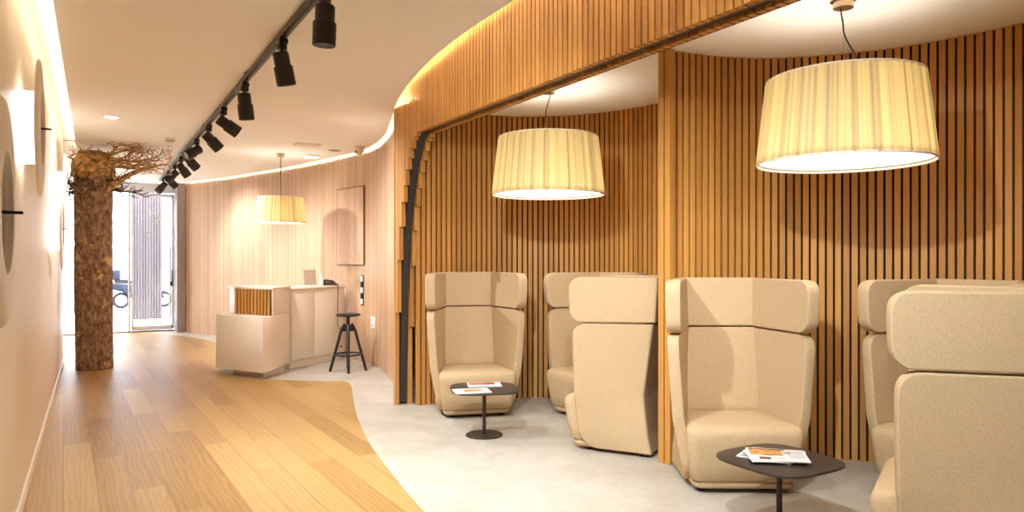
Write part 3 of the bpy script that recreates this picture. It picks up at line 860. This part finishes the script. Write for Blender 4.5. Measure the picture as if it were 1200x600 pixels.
# ------------------------------------------------------------------ side tables
def make_table(label, loc, rz):
    t = thing('side_table', label, 'table', loc, rz, 'low pedestal side tables')
    # softly bowed square top
    pts = []
    for k in range(64):
        a = 2 * PI * k / 64; c, s = math.cos(a), math.sin(a)
        e = 2.0 / 3.6
        pts.append((0.285 * math.copysign(abs(c) ** e, c), 0.285 * math.copysign(abs(s) ** e, s)))
    mb = MB(); mb.prism(pts, 0.388, 0.402); mb.build('table_top', M['table_top'], t, bevel=0.003)
    mb = MB(); mb.lathe([(0.016, 0.010), (0.016, 0.388)], 20); mb.build('column', M['dark_metal'], t, smooth=True)
    mb = MB(); mb.lathe([(0.158, 0.0), (0.158, 0.006), (0.152, 0.011), (0.03, 0.013)], 48); mb.build('base', M['dark_metal'], t, smooth=True)
    mb = MB(); mb.lathe([(0.05, 0.376), (0.06, 0.388)], 24); mb.build('mounting_plate', M['dark_metal'], t, smooth=True)
    return t
T1 = (2.865, 5.38); T2 = (3.25, 2.66)
make_table('dark pedestal side table in the far bay carrying two magazines laid side by side', (T1[0], T1[1], 0), math.radians(-22))
make_table('dark pedestal side table in the near bay carrying a pile of magazines', (T2[0], T2[1], 0), 0.0)

def magazine(label, x, y, z, rz, w, h, th, patches, group):
    t = thing('magazine', label, 'magazine', (x, y, z), rz, group)
    mb = MB(); mb.box((0, 0, th / 2), (w, h, th)); mb.build('pages', M['paper'], t, bevel=0.0012)
    for (nm, px, py, pw, ph_, mat) in patches:
        mb = MB(); mb.box((px, py, th + 0.0004), (pw, ph_, 0.0008)); mb.build(nm, M[mat], t)
    return t
lines = [('text_block', 0.0, -0.105 + 0.012 * k, 0.12, 0.003, 'ink') for k in range(4)]
ra = math.atan2(-0.504, 0.864)      # roughly square to the viewer's side of the table
magazine('white magazine with an orange picture, on the near left of the far table', 2.70, 5.29, 0.402, ra + 0.25, 0.30, 0.21, 0.006, [('photo', 0.01, 0.0, 0.15, 0.11, 'print_warm')], 'magazines on the far table')
magazine('white magazine with a red band, behind the other one on the far table', 2.93, 5.50, 0.402, ra + 0.12, 0.29, 0.20, 0.006, [('photo', -0.02, 0.03, 0.22, 0.10, 'print_red'), ('caption', 0.05, 0.035, 0.08, 0.03, 'print_warm')], 'magazines on the far table')
zt = 0.402
magazine('magazine with a violet cover, lowest of the pile, corner sticking out at the back', 3.235, 2.72, zt, ra + 0.95, 0.22, 0.29, 0.006, [('photo', 0, 0.0, 0.19, 0.26, 'print_blue')], 'magazines in the pile')
magazine('magazine with a red cover sticking out behind the top of the pile', 3.285, 2.69, zt + 0.007, ra - 0.35, 0.28, 0.22, 0.006, [('photo', 0, 0.0, 0.26, 0.2, 'print_red')], 'magazines in the pile')
magazine('white magazine just under the topmost one, its left edge showing', 3.215, 2.655, zt + 0.014, ra - 0.10, 0.30, 0.225, 0.006, [], 'magazines in the pile')
magazine('topmost newsprint magazine with a golden interior photo, on the near table', 3.225, 2.655, zt + 0.021, ra - 0.22, 0.31, 0.235, 0.006,
         [('photo', -0.055, 0.03, 0.17, 0.115, 'print_warm'), ('banner', -0.045, 0.10, 0.19, 0.02, 'print_brown'), ('photo', -0.07, -0.085, 0.06, 0.04, 'print_brown'), ('photo', 0.055, 0.04, 0.04, 0.05, 'ink')]
         + [('text_line', 0.10, 0.09 - 0.014 * k, 0.08, 0.004, 'ink') for k in range(12)]
         + [('text_line', 0.0, -0.065 - 0.014 * k, 0.07, 0.004, 'ink') for k in range(3)], 'magazines in the pile')

# ------------------------------------------------------------------ pendant lamps
LAMPS = []
def make_pendant(label, x, y, zb, sc, sag):
    t = thing('pendant_lamp', label, 'lamp', (x, y, zb), 0, 'pleated drum pendants')
    Rb, Rt, H = 0.50 * sc, 0.442 * sc, 0.51 * sc
    npl = 52
    seg = npl * 6
    amp = 0.013 * sc
    mb = MB(); vs = []; fs = []; rows = 8
    for i in range(rows + 1):
        z = H * i / rows; R = Rb + (Rt - Rb) * i / rows
        for k in range(seg):
            a = 2 * PI * k / seg; u = (k % 6) / 6.0
            w = abs(2 * u - 1)
            r = R + amp * (w ** 0.7 - 0.5) + 0.0015 * math.sin(k * 12.9898 + 3.0)
            vs.append((r * math.cos(a), r * math.sin(a), z))
    for i in range(rows):
        for k in range(seg):
            k2 = (k + 1) % seg
            fs.append((i * seg + k, i * seg + k2, (i + 1) * seg + k2, (i + 1) * seg + k))
    mb.add(vs, fs); sh = mb.build('lamp_shade', M['shade'], t, smooth=True, sharp=80)
    mb = MB()
    for R, z in ((Rb, 0.0), (Rt, H)):
        mb.tube([(R * math.cos(2 * PI * k / 72), R * math.sin(2 * PI * k / 72), z) for k in range(72)], 0.007 * sc, 8, closed=True)
    mb.build('hem', M['trim_cloth'], sh, smooth=True)
    mb = MB(); mb.lathe([(Rb * 0.975, 0.018 * sc), (Rb * 0.975, 0.024 * sc)], 64); mb.build('diffuser', M['diffuser'], t, smooth=True)
    Hc = CEIL - zb
    mb = MB()
    for k in range(3):
        a = 2 * PI * k / 3; mb.tube([(0, 0, H * 0.86), (Rt * 0.985 * math.cos(a), Rt * 0.985 * math.sin(a), H * 0.93)], 0.004, 6)
    mb.tube([(0, 0, H * 0.45), (0, 0, H * 0.9)], 0.02, 12)
    mb.build('frame', M['steel'], t, smooth=True)
    mb = MB(); mb.tube([(0, 0, H * 0.88), (0, 0, Hc - 0.03)], 0.0016 if sag else 0.006, 6); mb.build('suspension_wire', M['steel'] if sag else M['dark_metal'], t, smooth=True)
    mb = MB(); mb.lathe([(0.058 * sc ** .5, Hc - 0.050), (0.058 * sc ** .5, Hc - 0.018), (0.05 * sc ** .5, Hc - 0.016), (0.05 * sc ** .5, Hc - 0.010), (0.075 * sc ** .5, Hc - 0.008), (0.075 * sc ** .5, Hc)], 32)
    mb.build('canopy', M['brass'], t, smooth=True)
    if sag:
        Rv = Vector((0.864, -0.504, 0)); L = Hc - 0.05 - H * 0.88
        pts = []
        prof = sag
        for k in range(25):
            s = k / 24
            off = 0
            for (s0, o0), (s1, o1) in zip(prof, prof[1:]):
                if s0 <= s <= s1:
                    q = (s - s0) / (s1 - s0); q = q * q * (3 - 2 * q); off = o0 + (o1 - o0) * q
            p = Rv * off; pts.append((p.x, p.y, Hc - 0.05 - L * s))
        mb = MB(); mb.tube(pts, 0.0045, 8); mb.build('cord', M['black_metal'], t, smooth=True)
    LAMPS.append((x, y, zb, sc, H))
    return t
make_pendant('large pleated cream pendant lamp with slack black cord over the near bay', 3.83, 2.675, 2.065, 0.97, [(0, -.015), (.25, .0), (.75, .10), (.9, .105), (1, .06)])
make_pendant('pleated cream pendant lamp hanging inside the far bay above two magazines', 3.52, 5.39, 2.072, 1.0, [(0, .02), (.35, -.02), (.7, -.045), (1, -.01)])
make_pendant('small pleated cream pendant lamp over the reception desk', 2.354, 10.73, 2.02, 0.72, None)

# ------------------------------------------------------------------ track lighting
TX = 1.105
rail = thing('lighting_track', 'dark metal lighting track running along the corridor ceiling', 'track', (TX, 7.6, CEIL))
mb = MB(); mb.box((0, 0, -0.020), (0.050, 15.4, 0.040)); mb.build('rail', M['rail'], rail, bevel=0.004)
mb = MB(); mb.box((0, 0, -0.0425), (0.016, 15.4, 0.005)); mb.build('slot', M['black_metal'], rail)
for k in range(6):
    mb = MB(); mb.box((0, -6.6 + 2.6 * k, 0.0), (0.07, 0.05, 0.016)); mb.build('ceiling_clip', M['rail'], rail, bevel=0.003)
HEADS = [
    (3.95, (-0.02, 0.05, -1.0), 'nearest black track spotlight, pointing straight down'),
    (5.0, (0.22, 0.10, -1.0), 'second nearest black track spotlight, tilted slightly to the right'),
    (6.40, (0.12, 0.06, -1.0), 'third black track spotlight from the near end, hanging almost straight'),
    (7.55, (0.95, 0.10, -0.60), 'fourth black track spotlight from the near end, swung out to the right'),
    (8.60, (0.85, 0.15, -0.85), 'fifth black track spotlight from the near end, aimed at the reception'),
    (9.70, (-0.80, -0.30, -0.50), 'sixth black track spotlight from the near end, turned toward the left wall'),
    (10.60, (0.75, 0.30, -0.75), 'black track spotlight just beyond the one turned left, aimed right'),
    (11.55, (0.60, 0.10, -0.80), 'black track spotlight right of the root tips, aimed at the curved wall'),
    (12.50, (-0.70, 0.2, -0.70), 'black track spotlight beside the root tips, turned toward the trunk'),
    (13.55, (0.75, 0.20, -0.70), 'second farthest black track spotlight, aimed right'),
    (14.60, (-0.60, -0.20, -0.75), 'farthest black track spotlight, near the glass entrance'),
    (2.75, (0.60, 0.80, -0.76), 'black track spotlight next to the camera end, aimed at the far bay'),
    (1.55, (0.70, 0.34, -0.75), 'black track spotlight above the camera, aimed at the near table'),
    (0.30, (0.75, 0.45, -0.62), 'black track spotlight behind the camera, aimed at the near bay'),
]
def head_parts(t):
    pass
HEADPOS = []
for i, (y, d, lab) in enumerate(HEADS):
    t = thing('track_spotlight', lab, 'spotlight', (TX, y, CEIL - 0.045), 0, 'black spotlights on the ceiling track')
    mb = MB(); mb.box((0, 0, -0.018), (0.058, 0.13, 0.036)); mb.build('adapter', M['black_metal'], t, bevel=0.006)
    D = Vector(d).normalized()
    piv = Vector((0, 0, -0.095))
    mb = MB(); mb.lathe([(0.034, -0.066), (0.034, -0.034)], 20); mb.lathe([(0.011, -0.10), (0.011, -0.06)], 12); mb.build('swivel', M['black_metal'], t, smooth=True)
    q = Vector((0, 0, -1)).rotation_difference(D).to_matrix().to_4x4()
    side = D.cross(Vector((0, 0, 1)))
    side = side.normalized() if side.length > 0.05 else Vector((1, 0, 0))
    # body hangs below the pivot: offset so that the rear third sits at the pivot
    off = piv + Vector((0, 0, -0.045)) + D * 0.05
    MT = Matrix.Translation(off) @ q
    mb = MB(); mb.lathe([(0.048, -0.01), (0.054, -0.005), (0.054, 0.10), (0.047, 0.108)], 28, MT); b = mb.build('body', M['black_metal'], t, smooth=True)
    mb = MB(); mb.lathe([(0.050, -0.040), (0.059, -0.114), (0.062, -0.116), (0.064, -0.112), (0.064, 0.010), (0.060, 0.014)], 28, MT); mb.build('snoot', M['black_metal'], b, smooth=True)
    mb = MB(); mb.lathe([(0.049, -0.045), (0.049, -0.041)], 24, MT); mb.build('lens', M['lens'], b, smooth=True)
    mb = MB()
    mb.tube([piv, piv + Vector((0, 0, -0.03)), off + q.to_3x3() @ Vector((0, 0, 0.06))], 0.012, 8)
    mb.build('bracket', M['black_metal'], t, smooth=True)
    HEADPOS.append((Vector((TX, y, CEIL - 0.045)) + off + D * 0.13, D))

# ------------------------------------------------------------------ wall lamps on the left
WL = [(3.12, 1.665, 'nearest round wall lamp, cut off by the left edge, grey mirror centre'),
      (5.14, 2.28, 'round wall lamp mounted high, its glowing drum seen behind the disc'),
      (8.55, 1.80, 'round wall lamp mounted low beside the trunk, bright drum behind its disc'),
      (9.42, 2.25, 'farthest round wall lamp, high near the end of the cream wall')]
wl0 = None
for y, z, lab in WL:
    if wl0 is None:
        t = thing('wall_lamp', lab, 'lamp', (-0.375, y, z), 0, 'round disc lamps on the left wall'); wl0 = t
        RX = Matrix.Rotation(PI / 2, 4, 'Y')
        mb = MB(); mb.lathe([(0.215, 0.0), (0.215, 0.082)], 64, RX, cap=False); mb.build('drum', M['drum'], t, smooth=True)
        mb = MB(); n = 96
        prof = [(0.220, 0.082), (0.40, 0.088), (0.411, 0.094), (0.40, 0.104), (0.228, 0.112), (0.220, 0.110), (0.220, 0.082)]
        mb.lathe(prof, n, RX, cap=False); mb.build('disc', M['white_disc'], t, smooth=True, sharp=50)
        mb = MB(); mb.lathe([(0.219, 0.083), (0.219, 0.087)], 64, RX); mb.build('mirror', M['mirror'], t, smooth=True)
        mb = MB(); mb.tube([(0.085, 0, 0), (0.155, 0, 0)], 0.006, 10); mb.build('peg', M['black_metal'], t, smooth=True)
    else:
        t = copy_tree(wl0); t['label'] = lab; t.location = (-0.375, y, z)

# ------------------------------------------------------------------ reception
desk = thing('reception_desk', 'cream faceted reception desk with a slatted upper front', 'desk', (1.8, 9.8, 0))
def rel(pts): return [(x - 1.8, y - 9.8) for x, y in pts]
low = rounded_poly(rel([(1.36, 9.97), (1.80, 9.18), (1.95, 9.35), (2.28, 9.86), (1.82, 10.5), (1.46, 10.36)]), [0.10, 0.0, 0.0, 0.0, 0.05, 0.10], 8)
mb = MB(); mb.prism(low, 0.085, 0.775); mb.build('lower_counter', M['desk'], desk, bevel=0.006)
pl = rounded_poly(rel([(1.58, 9.98), (1.86, 9.42), (2.20, 9.80), (1.80, 10.38), (1.60, 10.30)]), [0.1, 0.02, 0, 0.05, 0.05], 6)
mb = MB(); mb.prism(pl, 0.0, 0.085); mb.build('plinth', M['desk'], desk)
up = rounded_poly(rel([(1.60, 9.99), (1.952, 9.36), (2.28, 9.862), (1.86, 10.44), (1.58, 10.30)]), [0.05, 0.0, 0.0, 0.05, 0.06], 8)
mb = MB(); mb.prism(up, 0.775, 1.105); mb.build('upper_counter', M['desk'], desk, bevel=0.004)
top = rounded_poly(rel([(1.585, 9.985), (1.952, 9.335), (2.30, 9.862), (1.87, 10.47), (1.56, 10.31)]), [0.05, 0.0, 0.0, 0.05, 0.06], 8)
mb = MB(); mb.prism(top, 1.105, 1.13); mb.build('counter_top', M['desk'], desk, bevel=0.003)
mb = MB()
a = Vector((1.62, 9.955, 0)); b = Vector((1.945, 9.373, 0)); dv = (b - a).normalized(); nn = Vector((dv.y, -dv.x, 0)); nn = nn if nn.y < 0 else -nn
L = (b - a).length; k = 0.02; ang = math.atan2(dv.y, dv.x)
mbb = MB(); c0 = (a + b) / 2 + nn * 0.004; mbb.box((c0.x - 1.8, c0.y - 9.8, 0.94), (L, 0.012, 0.325), ang)
mbb.build('slat_backing', M['backing'], desk)
while k < L:
    p = a + dv * k + nn * 0.022
    mb.box((p.x - 1.8, p.y - 9.8, 0.94), (0.034, 0.018, 0.322), ang); k += 0.062
mb.build('slat_panel', M['oak'], desk)

cab = thing('storage_cabinet', 'cream two door back cabinet behind the reception desk', 'cabinet', (2.32, 9.90, 0), math.atan2(0.60, 0.92))
CL = 1.08
mb = MB(); mb.box((CL / 2, 0.24, 0.59), (CL, 0.44, 0.96)); mb.build('body', M['desk'], cab, bevel=0.003)
mb = MB(); mb.box((CL / 2, 0.26, 0.055), (CL - 0.04, 0.42, 0.11)); mb.build('plinth', M['desk'], cab)
mb = MB(); mb.box((CL / 2, 0.225, 1.088), (CL + 0.02, 0.48, 0.028)); mb.build('worktop', M['desk'], cab, bevel=0.003)
for x0, x1 in ((0.004, 0.44), (0.446, CL - 0.004)):
    mb = MB(); mb.box(((x0 + x1) / 2, 0.010, 0.59), (x1 - x0, 0.018, 0.955)); mb.build('door', M['desk'], cab, bevel=0.003)
mb = MB(); mb.box((CL * 0.93, -0.006, 0.20), (0.02, 0.016, 0.02)); mb.build('lock', M['black_metal'], cab, bevel=0.002)

def on_cab(x, y, z=1.102):
    a = math.atan2(0.60, 0.92); return (2.32 + x * math.cos(a) - y * math.sin(a), 9.90 + x * math.sin(a) + y * math.cos(a), z)
ca = math.atan2(0.60, 0.92)
st = thing('sign_holder', 'clear sign holder with a blank card standing on the cream cabinet', 'sign holder', on_cab(0.55, 0.16), ca - 0.1)
mb = MB(); mtx = Matrix.Rotation(-0.18, 3, 'X'); mb.box((0, 0.025, 0.125), (0.24, 0.006, 0.25), 0, 0, mtx); mb.build('plate', M['acrylic'], st)
mb = MB(); mb.box((0, 0.030, 0.125), (0.215, 0.003, 0.22), 0, 0, mtx); mb.build('card', M['paper'], st)
mb = MB(); mb.box((0, 0.03, 0.003), (0.24, 0.10, 0.006)); mb.build('base', M['acrylic'], st)
ph = thing('desk_telephone', 'black desk telephone on the right end of the cream cabinet', 'telephone', on_cab(0.97, 0.16), ca + 0.3)
mb = MB(); vs = [(-.09, -.08, 0), (.09, -.08, 0), (.09, .08, 0), (-.09, .08, 0), (-.09, -.08, .02), (.09, -.08, .02), (.09, .08, .055), (-.09, .08, .055)]
mb.add(vs, [(3, 2, 1, 0), (4, 5, 6, 7), (0, 1, 5, 4), (1, 2, 6, 5), (2, 3, 7, 6), (3, 0, 4, 7)]); mb.build('body', M['black_metal'], ph, bevel=0.006)
mb = MB(); mb.tube([(-.06, -.075, .045), (-.06, -.05, .062), (-.06, .05, .078), (-.06, .08, .065)], [0.02, 0.014, 0.014, 0.02], 10); mb.build('handset', M['black_metal'], ph, smooth=True)
mb = MB(); mb.box((.03, -.02, .042), (.08, .07, .006), 0, 0, Matrix.Rotation(0.21, 3, 'X')); mb.build('keypad', M['dark_metal'], ph)
cd = thing('candle', 'slim white candle standing on the cream cabinet beside the telephone', 'candle', on_cab(0.83, 0.22))
mb = MB(); mb.lathe([(0.020, 0.008), (0.020, 0.165), (0.016, 0.172)], 20); mb.build('wax', M['white_plastic'], cd, smooth=True)
mb = MB(); mb.lathe([(0.035, 0.0), (0.035, 0.006), (0.022, 0.010)], 20); mb.build('holder', M['steel'], cd, smooth=True)
mb = MB(); mb.tube([(0, 0, 0.172), (0.001, 0, 0.182)], 0.0015, 6); mb.build('wick', M['black_metal'], cd)
# telephone lead hanging over the cabinet front
lead = MB()
P = [on_cab(0.93, 0.08, 1.108), on_cab(0.905, -0.026, 1.112), on_cab(0.90, -0.034, 1.06), on_cab(0.90, -0.03, 0.80), on_cab(0.90, -0.03, 0.52), on_cab(0.96, -0.05, 0.43), on_cab(1.05, -0.06, 0.42)]
lead.tube(P, 0.005, 6)
tag(lead.build('telephone_lead', M['black_metal'], None, smooth=True), 'thin black lead hanging down the right end of the cream cabinet', 'cable')

# stool
stl = thing('bar_stool', 'black four legged stool beside the cream cabinet', 'stool', (2.93, 9.36, 0), 0.5)
mb = MB(); mb.lathe([(0.150, 0.735), (0.160, 0.742), (0.160, 0.760), (0.150, 0.765)], 40); mb.build('seat', M['black_metal'], stl, smooth=True)
mb = MB(); mb.lathe([(0.022, 0.46), (0.022, 0.735)], 20); mb.lathe([(0.06, 0.722), (0.06, 0.736)], 20); mb.build('screw_column', M['dark_metal'], stl, smooth=True)
mb = MB(); mb.lathe([(0.055, 0.53), (0.07, 0.54), (0.07, 0.60), (0.05, 0.61)], 24); mb.build('hub', M['black_metal'], stl, smooth=True)
for k in range(4):
    a = PI / 4 + k * PI / 2; c, s = math.cos(a), math.sin(a)
    mb = MB(); mb.tube([(0.045 * c, 0.045 * s, 0.63), (0.085 * c, 0.085 * s, 0.56), (0.235 * c, 0.235 * s, 0.0)], [0.018, 0.019, 0.019], 10); mb.build('leg', M['black_metal'], stl, smooth=True)
mb = MB(); mb.tube([(0.175 * math.cos(2 * PI * k / 40), 0.175 * math.sin(2 * PI * k / 40), 0.225) for k in range(40)], 0.012, 8, closed=True); mb.build('foot_ring', M['black_metal'], stl, smooth=True)

# switch strip and sockets on the reception wall
def on_W(yq, out=0.0):
    best = min(range(len(W)), key=lambda i: abs(W[i].y - yq))
    t = (W[min(best + 1, len(W) - 1)] - W[best - 1]).normalized(); nrm = Vector((-t.y, t.x, 0))
    p = W[best] + nrm * out
    return p, math.atan2(nrm.x, -nrm.y)
p, a = on_W(10.05)
sw = thing('switch_strip', 'vertical strip of alternating white and black switch modules on the slatted wall', 'switch', (p.x, p.y, 0.84), a)
mb = MB(); mb.box((0, -0.006, 0.20), (0.085, 0.012, 0.44)); mb.build('plate', M['dark_metal'], sw, bevel=0.002)
for k in range(5):
    mb = MB(); mb.box((0.0, -0.017, 0.035 + 0.083 * k), (0.062, 0.012, 0.076)); mb.build('module', M['white_plastic'] if k % 2 == 0 else M['black_metal'], sw, bevel=0.003)
p, a = on_W(9.75)
so = thing('wall_socket', 'beige socket plate on the wall behind the black stool', 'socket', (p.x, p.y, 0.60), a)
mb = MB(); mb.box((0, -0.006, 0), (0.16, 0.012, 0.17)); mb.build('plate', M['white_plastic'], so, bevel=0.004)
for x in (-0.036, 0.036):
    for z in (-0.036, 0.036):
        mb = MB(); mb.lathe([(0.022, 0), (0.022, 0.004)], 20, Matrix.Translation((x, -0.012, z)) @ Matrix.Rotation(PI / 2, 4, 'X')); mb.build('outlet', M['beige_plastic'], so, smooth=True)

# ceiling fittings
def ceil_thing(name, lab, cat, x, y): return thing(name, lab, cat, (x, y, CEIL))
t = ceil_thing('ceiling_downlight', 'round recessed downlight in the ceiling between the left wall and the track', 'light', 0.16, 8.87)
mb = MB(); mb.lathe([(0.070, -0.006), (0.092, -0.004), (0.095, 0.0)], 32, cap=False); mb.build('trim_ring', M['white_plastic'], t, smooth=True)
mb = MB(); mb.lathe([(0.070, -0.005), (0.070, -0.002)], 32); mb.build('lens', M['downlight'], t, smooth=True)
t = ceil_thing('smoke_detector', 'small beige smoke detector on the ceiling left of the track', 'detector', 0.84, 10.1)
mb = MB(); mb.lathe([(0.03, -0.05), (0.05, -0.045), (0.055, -0.02), (0.065, -0.015), (0.065, 0)], 28); mb.build('housing', M['beige_plastic'], t, smooth=True)
mb = MB(); mb.lathe([(0.056, -0.034), (0.056, -0.028)], 28); mb.build('sensor_slot', M['dark_metal'], t, smooth=True)
t = ceil_thing('ceiling_vent', 'flush square ceiling vent in front of the reception cabinet', 'vent', 2.47, 9.68)
mb = MB(); mb.box((0, 0, -0.004), (0.32, 0.24, 0.008)); mb.build('frame', M['beige_plastic'], t, bevel=0.002)
mb = MB()
for k in range(6): mb.box((0, -0.085 + 0.034 * k, -0.010), (0.28, 0.018, 0.006))
mb.build('louvre', M['white_plastic'], t)
t = ceil_thing('ceiling_panel_light', 'small square lit ceiling panel above the cream cabinet', 'light', 2.80, 10.70)
mb = MB(); mb.box((0, 0, -0.012), (0.20, 0.20, 0.024)); mb.build('frame', M['white_plastic'], t, bevel=0.003)
mb = MB(); mb.box((0, 0, -0.026), (0.17, 0.17, 0.004)); mb.build('diffuser', M['downlight'], t)
t = ceil_thing('ceiling_speaker', 'flat round beige ceiling speaker near the curved wall', 'speaker', 2.93, 9.99)
mb = MB(); mb.lathe([(0.075, -0.010), (0.090, -0.007), (0.092, 0)], 36); mb.build('rim', M['beige_plastic'], t, smooth=True)
mb = MB(); mb.lathe([(0.070, -0.013), (0.072, -0.009)], 36); mb.build('grille', M['mauve'], t, smooth=True)
t = ceil_thing('security_camera', 'beige dome security camera by the curved ceiling edge', 'camera', 3.12, 9.48)
mb = MB(); mb.lathe([(0.008, -0.128), (0.03, -0.120), (0.062, -0.070), (0.075, -0.015), (0.080, 0)], 32); mb.build('housing', M['beige_plastic'], t, smooth=True)
mb = MB(); mb.lathe([(0.016, 0), (0.016, 0.02)], 20, Matrix.Translation((-0.045, -0.03, -0.088)) @ Matrix.Rotation(-0.9, 4, 'X') @ Matrix.Rotation(-0.7, 4, 'Y')); mb.build('lens', M['black_metal'], t, smooth=True)

# ------------------------------------------------------------------ lights
WARM = (0.90, 0.96, 1.0)
def spot(name, loc, d, power, angle, blend=0.6, size=0.03, col=WARM):
    l = bpy.data.lights.new(name, 'SPOT'); l.energy = power; l.color = col; l.spot_size = math.radians(angle); l.spot_blend = blend; l.shadow_soft_size = size
    o = bpy.data.objects.new(name, l); COL.objects.link(o); o.location = loc
    o.rotation_euler = Vector(d).to_track_quat('-Z', 'Y').to_euler()
    return o
def point(name, loc, power, size=0.05, col=WARM):
    l = bpy.data.lights.new(name, 'POINT'); l.energy = power; l.color = col; l.shadow_soft_size = size
    o = bpy.data.objects.new(name, l); COL.objects.link(o); o.location = loc
    return o
PWR = {0: 95, 1: 90, 2: 85, 3: 125, 4: 115, 5: 90, 6: 115, 7: 115, 8: 90, 9: 115, 10: 80, 11: 175, 12: 170, 13: 35}
for i, (p, d) in enumerate(HEADPOS):
    spot('spot_beam', p, d, PWR[i] * 0.85, 100, 0.9)
for x, y, zb, sc, H in LAMPS:
    point('lamp_bulb', (x, y, zb + H * 0.55), 3.9 * sc * sc, 0.06, (1.0, 0.90, 0.72))

# daylight: overcast sky through the entrance
w = bpy.data.worlds.new('sky'); S.world = w; w.use_nodes = True
nt = w.node_tree; nt.nodes.clear()
bg = nt.nodes.new('ShaderNodeBackground'); wo = nt.nodes.new('ShaderNodeOutputWorld')
bg.inputs[0].default_value = (0.86, 0.93, 1.0, 1); bg.inputs[1].default_value = 3.4
nt.links.new(bg.outputs[0], wo.inputs[0])

# ------------------------------------------------------------------ camera
cam = bpy.data.cameras.new('camera'); co = bpy.data.objects.new('camera', cam); COL.objects.link(co)
cam.sensor_width = 36.0; cam.lens = 36.0 * 840 / 1200; cam.shift_y = 3 / 1200
cam.clip_start = 0.05
co.location = (0, 0, EYE); co.rotation_euler = (PI / 2, 0, -math.atan2(490, 840))
S.camera = co
S.view_settings.view_transform = 'Standard'; S.view_settings.look = 'None'
S.cycles.max_bounces = 16; S.cycles.diffuse_bounces = 9
S.view_settings.exposure = 1.38; S.view_settings.gamma = 1.0; S.view_settings.use_curve_mapping = False
